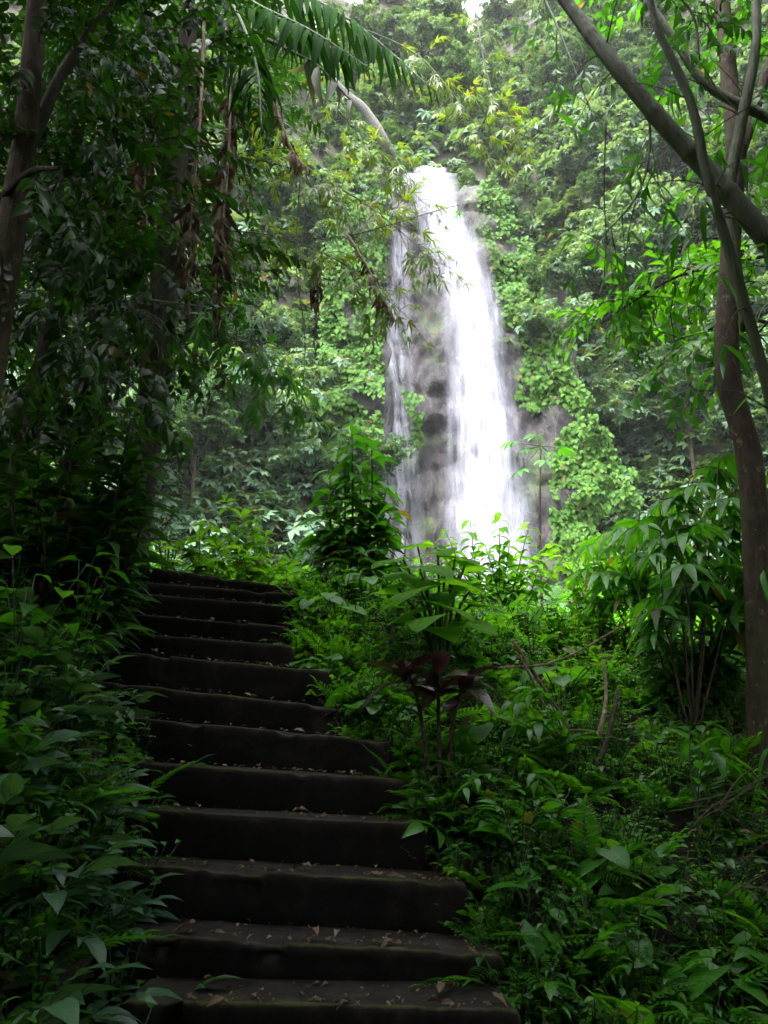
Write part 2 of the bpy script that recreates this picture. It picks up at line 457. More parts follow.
def tag(o, label=None, cat=None, group=None, kind=None):
    if label: o['label'] = label
    if cat: o['category'] = cat
    if group: o['group'] = group
    if kind: o['kind'] = kind
    return o

def thing(name, label, cat, loc=(0, 0, 0), rz=0, group=None, scale=1):
    o = bpy.data.objects.new(name, None); C.objects.link(o)
    o.empty_display_size = 0.1
    o.location = loc; o.rotation_euler = (0, 0, rz); o.scale = (scale,) * 3
    return tag(o, label, cat, group)

def dup(root, loc, rz, scale=1, label=None, group=None, tilt=(0, 0), squash=1):
    r = root.copy(); C.objects.link(r)
    r.location = loc; r.rotation_euler = (tilt[0], tilt[1], rz); r.scale = (scale, scale, scale * squash)
    if label: r['label'] = label
    if group: r['group'] = group
    for ch in list(root.children):
        c = ch.copy(); C.objects.link(c); c.parent = r
        for gch in ch.children:
            d = gch.copy(); C.objects.link(d); d.parent = c
    return r

def smooth_path(pts, n=6):
    P = np.asarray(pts, float)
    if len(P) < 3:
        t = np.linspace(0, 1, n + 1)[:, None]; return P[0] * (1 - t) + P[1] * t
    E = np.vstack([2 * P[0] - P[1], P, 2 * P[-1] - P[-2]])
    out = []
    for i in range(1, len(E) - 2):
        p0, p1, p2, p3 = E[i - 1:i + 3]
        for t in np.linspace(0, 1, n, endpoint=False):
            out.append(.5 * ((2 * p1) + (-p0 + p2) * t + (2 * p0 - 5 * p1 + 4 * p2 - p3) * t * t + (-p0 + 3 * p1 - 3 * p2 + p3) * t ** 3))
    out.append(P[-1])
    return np.array(out)

def tube(pts, r, seg=8, n=5, mat='bark_dark', rough=0.0, nodes=None):
    P = smooth_path(pts, n)
    rr = np.interp(np.linspace(0, 1, len(P)), np.linspace(0, 1, len(np.atleast_1d(r))), np.atleast_1d(r)) if np.ndim(r) else np.full(len(P), r)
    if nodes:
        L_ = np.concatenate([[0], np.cumsum(np.linalg.norm(np.diff(P, axis=0), axis=1))])
        ph = np.abs(((L_ / nodes) + .5) % 1 - .5) * nodes
        rr = rr * (1 + 0.16 * np.exp(-(ph / 0.02) ** 2))
    T = norm(np.gradient(P, axis=0))
    ref = np.array([0.31, 0.95, 0.1]) if abs(T[0] @ np.array([0, 0, 1.0])) > .5 else np.array([0, 0, 1.0])
    X = norm(np.cross(T, ref)); Y = np.cross(T, X)
    a = np.arange(seg) / seg * 2 * np.pi
    ring = X[:, None] * np.cos(a)[None, :, None] + Y[:, None] * np.sin(a)[None, :, None]
    rad = np.repeat(rr[:, None], seg, 1)
    V = P[:, None] + ring * rad[..., None]
    if rough:
        V = P[:, None] + ring * (rad * (1 + rough * fbm(V, 0.35 / max(rr.mean(), .01), 3)))[..., None]
    m = len(P)
    i, j = np.meshgrid(np.arange(m - 1), np.arange(seg), indexing='ij')
    Q = np.stack([i * seg + j, i * seg + (j + 1) % seg, (i + 1) * seg + (j + 1) % seg, (i + 1) * seg + j], -1).reshape(-1, 4)
    UV = np.stack([np.tile(np.arange(seg) / seg, m), np.repeat(np.linspace(0, 1, m), seg)], -1)
    # caps
    V = V.reshape(-1, 3)
    c0, c1 = len(V), len(V) + 1
    V = np.vstack([V, P[0], P[-1]]); UV = np.vstack([UV, [0, 0], [0, 1]])
    cap = []
    for j in range(0, seg - 1, 2):
        cap.append([c0, (j + 2) % seg, j + 1, j])
        b = (m - 1) * seg
        cap.append([c1, b + j, b + j + 1, b + (j + 2) % seg])
    return setmat(Geo(V, np.vstack([Q, cap]), UV), mat)

# ------------------------------------------------------------------ leaves
def blade(rows=5, width=0.4, peak=0.4, fold=0.25, droop=0.25, wave=0.0, mat='leaf_mid', stalk=0.0, tipsharp=1.3):
    """One leaf: base at 0, tip at y = 1, folded along the midrib, drooping to its tip."""
    t = np.linspace(0, 1, rows + 1)
    k = math.log(0.5) / math.log(peak)
    s = np.sin(np.pi * t ** k) ** (1.0 if tipsharp < 1.2 else .9)
    hw = 0.5 * width * np.maximum(s, 0.02) * np.where(t > .5, 1 - (t - .5) * 0.35 * (tipsharp - 1) * 3, 1)
    y = stalk + t * (1 - stalk)
    z = -droop * t ** 2 + 0.05 * np.sin(t * np.pi)
    V = []
    for a in range(rows + 1):
        wz = wave * math.sin(a * 2.4)
        V += [(-hw[a], y[a], z[a] + fold * hw[a] + wz), (0, y[a], z[a]), (hw[a], y[a], z[a] + fold * hw[a] - wz)]
    Q = []
    for a in range(rows):
        b = a * 3
        Q += [(b, b + 1, b + 4, b + 3), (b + 1, b + 2, b + 5, b + 4)]
    UV = [(u, tt) for tt in t for u in (0, .5, 1)]
    return setmat(Geo(V, Q, UV), mat)

def heart(mat='leaf_bright', droop=.25, n=7, width=.95):
    """A big heart-shaped leaf; its stalk joins at the notch (origin), tip at y = 1."""
    t = np.linspace(0, 1, n + 1)
    V, UV = [], []
    cols = np.array([-1, -.55, 0, .55, 1])
    for tt in t:
        hw = width * .5 * (np.sin(np.pi * (0.10 + .90 * tt) ** .62) ** .8 if tt < 1 else 0.01)
        for c in cols:
            y = tt - 0.22 * (1 - tt) ** 2 * abs(c) ** 1.3 * 1.6
            z = -droop * tt ** 2 + 0.10 * hw * abs(c) * 2 - .16 * abs(c) ** 2 * hw + 0.012 * math.sin(9 * tt + 3 * c)
            V.append((hw * c, y, z)); UV.append((.5 + c / 2, tt))
    Q = [(a * 5 + b, a * 5 + b + 1, a * 5 + b + 6, a * 5 + b + 5) for a in range(n) for b in range(4)]
    return setmat(Geo(V, Q, UV), mat)

def place_leaves(leaf, P, D, size, up=(0, 0, 1), jitter=0.25, r=None):
    r = r or rng
    P = np.atleast_2d(P); D = np.atleast_2d(D)
    Up = np.asarray(up, float) + r.normal(0, jitter, P.shape)
    return inst(leaf, frames(D, Up), P, size)

def compound(n=5, L=1.0, leaf=None, spread=1.0, lift=0.05, taper=True, terminal=True, droop=.25, stemmat='stem_green', r0=.008):
    """A feathered leaf: rachis along y with n pairs of leaflets and one at the end."""
    t = np.linspace(.28, .95, n)
    cz = lambda u: -droop * u ** 2 + .15 * u
    P, D, sz = [], [], []
    for u in t:
        k = (np.sin(np.pi * (0.12 + .80 * u)) if taper else 1)
        for s in (-1, 1):
            P.append((0, u, cz(u))); D.append((s * spread, .75, -0.25)); sz.append(k)
    if terminal:
        P.append((0, .97, cz(.97))); D.append((0, 1, -.5)); sz.append(.9)
    g = place_leaves(leaf, np.array(P), np.array(D), np.array(sz) * L, jitter=.12)
    st = tube([(0, 0, 0), (0, .5, cz(.5)), (0, .97, cz(.97))], [r0, r0 * .4], seg=4, n=3, mat=stemmat)
    return join([g, st])

def fan(n=5, leaf=None, spread=R(150), mat=None):
    """Leaflets spreading from one point, the middle one longest."""
    a = np.linspace(-spread / 2, spread / 2, n)
    D = np.stack([np.sin(a), np.cos(a), -.15 - .1 * np.abs(a)], -1)
    sz = 1 - .38 * (np.abs(a) / (spread / 2)) ** 1.5
    return place_leaves(leaf, np.zeros((n, 3)), D, sz, jitter=.08)

def spray(nl=11, L=.6, leaf=None, lsize=.16, droop=.35, r=None, zig=1.0, stem='stem_brown', up=.25):
    """A twig along +y with leaves set alternately on it."""
    r = r or rng
    t = np.linspace(.12, 1, nl)
    P = np.stack([0.02 * np.sin(t * 9), t * L, up * t * L - droop * L * t ** 2], -1)
    s = np.where(np.arange(nl) % 2, 1, -1)
    D = np.stack([s * r.uniform(.6, 1.1, nl) * zig, r.uniform(.5, 1, nl), r.uniform(-.55, .1, nl)], -1)
    D[-1] = (0, 1, -.4)
    lv = place_leaves(leaf, P, D, lsize * r.uniform(.65, 1.15, nl), jitter=.3, r=r)
    st = tube(np.vstack([[0, 0, 0], P[::3], P[-1]]), [.008, .003], seg=4, n=2, mat=stem)
    return join([lv, st])

def clump(n=70, rad=1.0, leaf=None, lsize=.3, r=None, flat=.6):
    """A rounded tuft of leaves, densest on its upper skin."""
    r = r or rng
    d = norm(r.normal(0, 1, (n, 3))); d[:, 2] = np.abs(d[:, 2]) * 1.0 - .25
    d = norm(d)
    P = d * rad * r.uniform(.55, 1.05, (n, 1)) * np.array([1, 1, flat])
    D = d * .7 + r.normal(0, .5, (n, 3)) + np.array([0, 0, -.35])
    return place_leaves(leaf, P, D, lsize * r.uniform(.6, 1.25, n), up=(0, 0, 1), jitter=.5, r=r)

def whorls(m=7, k=8, rad=.8, leaf=None, lsize=.5, r=None, flat=.7):
    """A bough end: several rosettes of drooping leaves on its upper side."""
    r = r or rng
    d = r.normal(0, 1, (m, 3)); d[:, 2] = np.abs(d[:, 2]) * .9 - .1; d = norm(d)
    c = d * rad * r.uniform(.55, 1.1, (m, 1)) * np.array([1, 1, flat])
    up = norm(d * .8 + np.array([0, 0, .6]))
    P, D, U, S_ = [], [], [], []
    for i in range(m):
        F = frames(np.array([[math.cos(i), math.sin(i), .01]]), up[i])[0]
        X, Z = F[:, 0], F[:, 2]; Yv = np.cross(Z, X)
        s0 = r.uniform(.7, 1.2)
        for q in range(k):
            a = q / k * 6.283 + r.uniform(-.25, .25)
            P.append(c[i]); D.append(X * math.cos(a) + Yv * math.sin(a) + Z * r.uniform(-.35, .25)); U.append(Z); S_.append(lsize * s0 * r.uniform(.7, 1.1))
    return inst(leaf, frames(np.array(D), np.array(U) + r.normal(0, .2, (len(P), 3))), np.array(P), np.array(S_))

def tree_geo(r, H=9, tr=.15, crown=3.2, cz=.68, limbs=8, tufts=90, tuft=None, tscale=(.8, 1.4), lean=(0, 0), bark='bark_brown', flat=.75, hang=0.0, fill=.55):
    """Trunk with limbs, and a crown of tufts held at limb ends; returns (wood, crown)."""
    top = np.array([lean[0], lean[1], H * .9])
    tp = [np.array([0, 0, -.6]), np.array([lean[0] * .15 + r.normal(0, .1), lean[1] * .15, H * .3]), np.array([lean[0] * .5, lean[1] * .5 + r.normal(0, .12), H * .6]), top]
    wood = [tube(tp, [tr * 1.35, tr, tr * .7, tr * .25], seg=9, n=6, mat=bark, rough=.12)]
    cc = np.array([lean[0] * cz, lean[1] * cz, H * cz])
    ends = []
    path = smooth_path(tp, 6)
    for k in range(limbs):
        h = r.uniform(.42, .92)
        b = path[int(h * (len(path) - 1))]
        a = k / limbs * 2 * np.pi + r.uniform(-.4, .4)
        e = cc + np.array([math.cos(a), math.sin(a), r.uniform(-.25, .75)]) * crown * np.array([.85, .85, flat]) * r.uniform(.7, 1.05)
        mid = b * .5 + e * .5 + np.array([0, 0, .12 * crown]) + r.normal(0, .06 * crown, 3)
        wood.append(tube([b, mid, e], [tr * .42, tr * .24, tr * .07], seg=6, n=5, mat=bark))
        ends.append((mid, e))
        for q in range(3):
            s0 = mid * (1 - .3 * q) + e * .3 * q
            e2 = s0 + norm(r.normal(0, 1, 3) + (e - b) * .25 + np.array([0, 0, .3])) * crown * r.uniform(.3, .5)
            wood.append(tube([s0, (s0 + e2) / 2 + np.array([0, 0, .05 * crown]), e2], [tr * .16, tr * .05], seg=5, n=4, mat=bark))
            ends.append((s0, e2))
    P = []
    E = np.array([e for _, e in ends]); Mi = np.array([m for m, _ in ends])
    for k in range(tufts):
        j = r.integers(len(E))
        u = r.uniform(.55, 1.1)
        p = Mi[j] * (1 - u) + E[j] * u + r.normal(0, .11 * crown, 3)
        P.append(p)
    P = np.array(P)
    out = norm((P - cc) / np.array([1, 1, flat]))
    if hang >= 0:
        D = out * 1.0 + np.array([0, 0, -hang]) + r.normal(0, .35, P.shape)
        Rm = frames(D, np.array([0, 0, 1.0]))
    tufts_ = tuft if isinstance(tuft, list) else [tuft]
    which = r.integers(len(tufts_), size=len(P))
    sz = r.uniform(*tscale, len(P))
    crown_g = []
    for k, tg in enumerate(tufts_):
        m = which == k
        if not m.any(): continue
        if hang < 0:                                   # tufts stay upright
            Rk = euler(r.normal(0, .25, m.sum()), r.normal(0, .25, m.sum()), r.uniform(0, 6.28, m.sum()))
        else:
            Rk = Rm[m]
        crown_g.append(inst(tg, Rk, P[m], sz[m]))
    return join(wood), join(crown_g)

# leaf kinds
L_OV = lambda mat, **k: blade(rows=4, width=.46, peak=.40, mat=mat, **k)
L_LANCE = lambda mat, **k: blade(rows=5, width=.22, peak=.38, mat=mat, **k)
L_BAMBOO = lambda mat, **k: blade(rows=5, width=.12, peak=.3, mat=mat, **k)
L_FAR = lambda mat: blade(rows=2, width=.48, peak=.45, fold=.35, droop=.25, mat=mat)

# ================================================================== THE SETTING
def make_ground():
    th = np.linspace(-180, 180, 481)[:-1]
    # finer ahead
    a = np.concatenate([np.linspace(-62, 62, 320, endpoint=False), np.linspace(62, 298, 90, endpoint=False)])
    rr = np.concatenate([[0.05], np.geomspace(0.5, 30, 150), np.linspace(30.5, 80, 110), np.geomspace(84, 400, 10)])
    A, RR = np.meshgrid(np.radians(a), rr)
    x, y = RR * np.sin(A), RR * np.cos(A)
    z = ground_z(x, y)
    V = np.stack([x, y, z], -1).reshape(-1, 3)
    m, n = A.shape
    i, j = np.meshgrid(np.arange(m - 1), np.arange(n), indexing='ij')
    Q = np.stack([i * n + j, i * n + (j + 1) % n, (i + 1) * n + (j + 1) % n, (i + 1) * n + j], -1).reshape(-1, 4)[:, ::-1]
    return build('ground', setmat(Geo(V, Q), 'soil'))
tag(make_ground(), kind='structure')

def face_y(x, z, detail=True):
    """The rock wall behind the falls: y of its face."""
    x = np.asarray(x, float); z = np.asarray(z, float)
    edge = 6.6 + (33 - z) * 0.05
    y = 35.4 + (z - 4) * 0.072 - 1.8 * sstep(0, 3.0, x - edge) - 1.2 * sstep(0, 2.0, (1.0 - x))
    if detail:
        p = np.stack([x, 0 * x, z * .6], -1)
        y = y + 0.55 * fbm(p, .33, 5) + .30 * np.abs(fbm(p, 1.1, 4)) + .35 * (np.abs(((z + 1.2 * fbm(p, .25, 3)) * .42) % 1 - .5) * 2) ** 2
    return y

def make_cliff():
    xs = np.linspace(-2.2, 9.6, 130); zs = np.linspace(2, 33.4, 200)
    X, Z = np.meshgrid(xs, zs)
    top = 33.2 + .5 * fbm(np.stack([X, 0 * X, 0 * X], -1), .5) - 2.2 * np.clip(X - 5.6, 0, 20) - 1.5 * np.clip(.6 - X, 0, 20)
    Zc = 2 + (Z - 2) / 31.4 * (top - 2)
    Y = face_y(X, Zc)
    lip = sstep(.965, 1, (Zc - 2) / (top - 2))
    V = np.stack([X, Y + lip * 1.2, Zc], -1)
    back = V[-1].copy(); back[:, 1] += 5; back[:, 2] += .4
    V = np.concatenate([V, back[None]], 0)
    m, n = V.shape[:2]
    i, j = np.meshgrid(np.arange(m - 1), np.arange(n - 1), indexing='ij')
    Q = np.stack([i * n + j, i * n + j + 1, (i + 1) * n + j + 1, (i + 1) * n + j], -1).reshape(-1, 4)
    return build('cliff', setmat(Geo(V.reshape(-1, 3), Q), 'cliff_rock'))
tag(make_cliff(), kind='structure')

def on_cliff(px, py):
    Y = 36.0
    for _ in range(5):
        p = at(px, py, Y); Y = float(face_y(p[0], p[2], False))
    return at(px, py, Y)

def water_sheet(rows, mat, off, bulge, seed, nu=18, nv=110, lip=True):
    rows = np.array(rows, float)
    py = np.linspace(rows[0, 0], rows[-1, 0], nv)
    l = np.interp(py, rows[:, 0], rows[:, 1]); r = np.interp(py, rows[:, 0], rows[:, 2])
    V = np.zeros((nv, nu, 3)); UV = np.zeros((nv, nu, 2))
    for a in range(nv):
        pl, pr = on_cliff(l[a], py[a]), on_cliff(r[a], py[a])
        for b in range(nu):
            u = b / (nu - 1)
            V[a, b] = pl * (1 - u) + pr * u
            V[a, b, 1] -= off + bulge * math.sqrt(max(0, 1 - (2 * u - 1) ** 2)) * (.35 + .65 * a / nv)
            UV[a, b] = (u, a / (nv - 1))
    P = V * np.array([1, 0, .22]) + seed
    V[..., 1] += .22 * fbm(P, 1.4, 3)
    V[..., 0] += .10 * fbm(P + 9, 1.1, 3)
    if lip:
        for k in (1, 2, 3):
            row = V[0].copy() if k == 1 else V[0].copy()
            row[:, 1] += .7; row[:, 2] += .06 * k
            V = np.concatenate([row[None], V]); UV = np.concatenate([UV[:1], UV])
    m, n = V.shape[:2]
    i, j = np.meshgrid(np.arange(m - 1), np.arange(n - 1), indexing='ij')
    Q = np.stack([i * n + j, i * n + j + 1, (i + 1) * n + j + 1, (i + 1) * n + j], -1).reshape(-1, 4)
    return setmat(Geo(V.reshape(-1, 3), Q, UV.reshape(-1, 2)), mat)

MAIN = [(180, 406, 452), (195, 409, 456), (210, 413, 460), (250, 423, 478), (300, 436, 496), (350, 444, 504), (400, 446, 510), (450, 444, 522), (500, 443, 530), (600, 438, 544), (690, 436, 552)]
core = [(y, l + (r - l) * .14, r - (r - l) * .12) for y, l, r in MAIN]
veil = [(y, l - 5, r + 6) for y, l, r in MAIN]
LEFT = [(214, 393, 406), (250, 391, 408), (300, 388, 408), (400, 384, 412), (480, 384, 416), (600, 380, 424), (690, 378, 428)]
RIGHT = [(184, 460, 486), (200, 462, 488), (225, 466, 484), (260, 474, 490), (300, 486, 500)]
MAIN = [(y, l - 4, r + 5) for y, l, r in MAIN]
LEFT = [(y, l - 3, r + 5) for y, l, r in LEFT]
water = [water_sheet(MAIN, 'water_white', .35, .75, 1.0), water_sheet(core, 'water_white', .75, .95, 4.0), water_sheet(core, 'water_mid', .2, .5, 7.0),
         water_sheet(veil, 'water_thin', .25, .55, 12.0),
         water_sheet(LEFT, 'water_mid', .3, .3, 21.0), water_sheet([(y, l - 4, r + 4) for y, l, r in LEFT], 'water_thin', .5, .4, 25.0),
         water_sheet(RIGHT, 'water_thin', .3, .25, 31.0)]
tag(build('waterfall', join(water)), kind='structure')

# ------------------------------------------------------------------ the stone stairs
def make_step(pl, pr, depth, height, seed):
    r = np.random.default_rng(seed)
    nx = 110
    t = np.linspace(0, 1, nx)
    # profile (back distance, drop, weight of moss and painted light), front bottom -> nosing -> tread back
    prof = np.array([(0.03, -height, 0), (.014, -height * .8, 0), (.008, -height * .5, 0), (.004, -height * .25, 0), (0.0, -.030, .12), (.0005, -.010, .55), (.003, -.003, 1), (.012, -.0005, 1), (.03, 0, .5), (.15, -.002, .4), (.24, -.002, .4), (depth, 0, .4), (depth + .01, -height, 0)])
    L = np.linalg.norm(pr - pl)
    V = np.zeros((nx, len(prof), 3)); UV = np.zeros((nx, len(prof), 2))
    for a, tt in enumerate(t):
        c = pl * (1 - tt) + pr * tt
        e = min(tt, 1 - tt) * L
        k = 1 - math.exp(-e / .008) if e > 0 else 0
        for b, (d, h, mo) in enumerate(prof):
            V[a, b] = c + np.array([0, d + (1 - k) * .03, h - (1 - k) * (.03 if h > -.1 else 0)])
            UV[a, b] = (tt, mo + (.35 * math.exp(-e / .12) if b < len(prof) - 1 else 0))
    P = V + seed * 3.1
    V[..., 1] += .008 * fbm(P, 5, 5)
    V[..., 2] += .004 * fbm(P + 5, 5, 4) + .010 * fbm(P * np.array([1, 0, 0]) + 11, 1.6, 2)
    chip = np.clip(fbm(P[:, 5:6] * np.array([1, 0, 0]), 5, 3) - .55, 0, 1)      # broken bits of the nosing
    V[:, 3:9, 1] += chip * .06
    V[:, 4:9, 2] -= chip * .03
    m, n = V.shape[:2]
    i, j = np.meshgrid(np.arange(m - 1), np.arange(n), indexing='ij')
    Q = np.stack([i * n + j, (i + 1) * n + j, (i + 1) * n + (j + 1) % n, i * n + (j + 1) % n], -1).reshape(-1, 4)
    cap = []
    for b, f in ((0, 1), (m - 1, -1)):
        for k in range(0, (n - 1) // 2):
            q = [b * n + k, b * n + k + 1, b * n + n - 2 - k, b * n + n - 1 - k]
            cap.append(q[::f])
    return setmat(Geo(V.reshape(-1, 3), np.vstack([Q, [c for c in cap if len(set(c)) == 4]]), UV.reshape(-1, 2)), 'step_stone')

stairs = thing('staircase', 'dark mossy stone staircase climbing through the undergrowth towards the waterfall', 'staircase', (0, 0, 0))
TREAD = []
for i, (xl, yl, xr, yr) in enumerate(STEPS):
    Y = step_y(i)
    pl, pr = at(xl, yl, Y), at(xr, yr, Y)
    pl = pl + (pl - pr) / np.linalg.norm(pl - pr) * (.14 if i < 3 else .3 if i < 11 else .6)
    TREAD.append((pl, pr))
for i, (pl, pr) in enumerate(TREAD):
    h = (pl[2] + pr[2]) / 2 - ((TREAD[i - 1][0][2] + TREAD[i - 1][1][2]) / 2 if i else (pl[2] + pr[2]) / 2 - .2) + .05
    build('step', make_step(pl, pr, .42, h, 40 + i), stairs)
p0l, p0r = TREAD[0]
for k in (1, 2, 3):                                    # the steps below, down to where the path starts
    o = np.array([.11 * k, -.3 * k, -.2 * k])
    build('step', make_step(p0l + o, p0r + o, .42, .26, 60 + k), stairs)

# ------------------------------------------------------------------ damp air of the gorge
def make_haze():
    m = bpy.data.materials.new('damp_air'); m.use_nodes = True
    N = m.node_tree.nodes; L = m.node_tree.links
    for n in list(N):
        if n.type == 'BSDF_PRINCIPLED': N.remove(n)
    v = N.new('ShaderNodeVolumePrincipled')
    v.inputs['Color'].default_value = (.92, .95, 1, 1); v.inputs['Density'].default_value = 0.0003
    L.new(v.outputs[0], N['Material Output'].inputs['Volume'])
    X, z0, z1 = 410, -60, 130
    V = [(x, y, z) for z in (z0, z1) for y in (-X, X) for x in (-X, X)]
    me = bpy.data.meshes.new('haze')
    me.from_pydata(V, [], [(0, 2, 3, 1), (4, 5, 7, 6), (0, 1, 5, 4), (2, 6, 7, 3), (0, 4, 6, 2), (1, 3, 7, 5)])
    me.materials.append(m)
    o = bpy.data.objects.new('haze', me); C.objects.link(o)
    tag(o, 'thin damp haze filling the gorge', 'haze', kind='stuff')
make_haze()

# ================================================================== PLANT KINDS
def stemmed(r, n=14, h=.4, leaf=None, size=.12, branches=4, mat='stem_green', up=.1, lean=.35):
    """A small bushy herb: a few stems, leaves set round each."""
    st, P, D, sz = [], [], [], []
    for b in range(branches):
        a = r.uniform(0, 6.28); l = r.uniform(.1, 1) * lean
        tip = np.array([math.cos(a) * l * h, math.sin(a) * l * h, h * r.uniform(.65, 1.1)])
        mid = tip * np.array([.35, .35, .55])
        path = smooth_path([(0, 0, -.05), mid, tip], 4)
        st.append(tube([(0, 0, -.05), mid, tip], [.006, .003], seg=4, n=3, mat=mat))
        k = max(3, n // branches)
        for q in range(k):
            u = .3 + .7 * (q + 1) / k
            p = path[min(len(path) - 1, int(u * (len(path) - 1)))]
            aa = q * 2.4 + a
            P.append(p); D.append((math.cos(aa), math.sin(aa), up + r.uniform(-.2, .25))); sz.append(size * r.uniform(.6, 1.2) * (1.15 - .5 * u))
    return join(st), place_leaves(leaf, np.array(P), np.array(D), np.array(sz), jitter=.22, r=r)

def rosette(r, n=9, leaf=None, size=.5, rise=(.25, .9), z0=0.0):
    a = np.arange(n) * 2.4 + r.uniform(0, 6)
    e = r.uniform(*rise, n)
    D = np.stack([np.cos(a), np.sin(a), e], -1)
    return place_leaves(leaf, np.tile([0, 0, z0], (n, 1)), D, size * r.uniform(.7, 1.1, n), jitter=.08, r=r)

rp = np.random.default_rng(5)
lv_mid, lv_bright, lv_dark, lv_blue = L_OV('leaf_mid'), L_OV('leaf_bright'), L_OV('leaf_dark'), L_OV('leaf_blue')
pin_fern = compound(13, .22, L_LANCE('leaf_mid', droop=.1), spread=1.3, droop=.45, r0=.006)
pin_fern_b = compound(13, .22, L_LANCE('leaf_bright', droop=.1), spread=1.3, droop=.45, r0=.006)
pin_comp = compound(3, .48, blade(5, .42, .38, mat='leaf_blue', droop=.2, wave=.012), spread=.85, droop=.2, r0=.010)
pin_comp_m = compound(3, .46, blade(5, .40, .38, mat='leaf_mid', droop=.2), spread=.85, droop=.2, r0=.010)
pin_small = compound(6, .26, blade(3, .5, .45, mat='leaf_bright'), spread=1.2, droop=.3, r0=.006)
EMPTY = Geo()
def long_rosette(r, comp, n, size, rise):
    return EMPTY, rosette(r, n, comp, size, rise)
def arch_plant(r, leaf, n_st=5, h=.9, nl=11, size=.22):
    """Arching canes with leaves in two ranks."""
    st, lv = [], []
    for b in range(n_st):
        a = r.uniform(0, 6.28); hh = h * r.uniform(.6, 1.1); ln = hh * r.uniform(.35, .85)
        d = np.array([math.cos(a), math.sin(a), 0])
        pts = [np.zeros(3), d * ln * .25 + [0, 0, hh * .6], d * ln * .65 + [0, 0, hh * .95], d * ln * 1.1 + [0, 0, hh * .85]]
        st.append(tube(pts, [.009, .003], seg=4, n=4, mat='stem_green'))
        path = smooth_path(pts, 6)
        k = np.linspace(5, len(path) - 1, nl).astype(int)
        side = np.cross(d, [0, 0, 1.0])
        T = np.gradient(path, axis=0)[k]
        D = norm(T) * .8 + np.where(np.arange(nl) % 2, 1, -1)[:, None] * side * .8 + [0, 0, -.15]
        lv.append(place_leaves(leaf, path[k], D, size * r.uniform(.7, 1.1, nl), jitter=.15, r=r))
    return join(st), join(lv)
def heart_plant(r, leaf, n=6, h=.5, size=.28):
    st, lv = [], []
    for k in range(n):
        a = k * 2.4 + r.uniform(-.3, .3); hh = h * r.uniform(.55, 1.1); ln = h * r.uniform(.25, .7)
        d = np.array([math.cos(a), math.sin(a), 0])
        e = d * ln + [0, 0, hh]
        st.append(tube([np.zeros(3), d * ln * .4 + [0, 0, hh * .65], e], [.008, .005], seg=5, n=4, mat='stem_green'))
        lv.append(place_leaves(leaf, e[None], (d + [0, 0, -.25])[None], size * r.uniform(.7, 1.15), jitter=.15, r=r))
    return join(st), join(lv)
def fan_plant(r, fanleaf, n=7, h=.7, size=.3):
    return heart_plant(r, fanleaf, n, h, size)

KINDS = {
    'herb_mid': [stemmed(rp, 16, .38, lv_mid, .13, 4) for _ in range(3)],
    'herb_bright': [stemmed(rp, 18, .34, lv_bright, .11, 5) for _ in range(3)],
    'herb_lit': [stemmed(rp, 22, .36, L_OV('leaf_lit'), .10, 6) for _ in range(2)],
    'herb_fine': [stemmed(rp, 44, .36, blade(3, .5, .42, mat='leaf_bright'), .065, 8, lean=.6) for _ in range(3)],
    'herb_dark': [stemmed(rp, 16, .42, lv_dark, .15, 4) for _ in range(2)],
    'herb_blue': [stemmed(rp, 14, .40, lv_blue, .16, 4) for _ in range(2)],
    'fern': [long_rosette(rp, pin_fern, 9, .55, (.35, 1.2)) for _ in range(2)],
    'fern_bright': [long_rosette(rp, pin_fern_b, 9, .5, (.35, 1.2)) for _ in range(2)],
    'comp_blue': [long_rosette(rp, pin_comp, 7, .46, (.2, 1.1)) for _ in range(3)],
    'comp_mid': [long_rosette(rp, pin_comp_m, 7, .46, (.3, 1.2)) for _ in range(2)],
    'small': [long_rosette(rp, pin_small, 10, .34, (.25, 1.3)) for _ in range(2)],
    'arch': [arch_plant(rp, blade(5, .32, .35, mat='leaf_mid', droop=.3)) for _ in range(2)],
    'heart_small': [heart_plant(rp, heart('leaf_mid'), 7, .34, .17) for _ in range(2)],
}
KINDS = {k: [join([a, b]) for a, b in v] for k, v in KINDS.items()}

def scatter(kind_weights, pts, r, scale=(.7, 1.3), tilt=.22):
    names = list(kind_weights); wts = np.array([kind_weights[n] for n in names], float); wts /= wts.sum()
    variants = [(g, w_ / len(KINDS[n])) for n, w_ in zip(names, wts) for g in KINDS[n]]
    pick = r.choice(len(variants), size=len(pts), p=[v[1] for v in variants])
    out = []
    for k, (g, _) in enumerate(variants):
        m = pick == k; c = m.sum()
        if not c: continue
        out.append(inst(g, euler(r.normal(0, tilt, c), r.normal(0, tilt, c), r.uniform(0, 6.28, c)), pts[m], r.uniform(*scale, c)))
    return join(out)

def ground_pts(n, xr_, yr_, r, keep=None):
    x = r.uniform(*xr_, n); y = r.uniform(*yr_, n)
    if keep is not None:
        m = keep(x, y); x, y = x[m], y[m]
    return np.stack([x, y, ground_z(x, y) - .02], -1)

rs = np.random.default_rng(21)
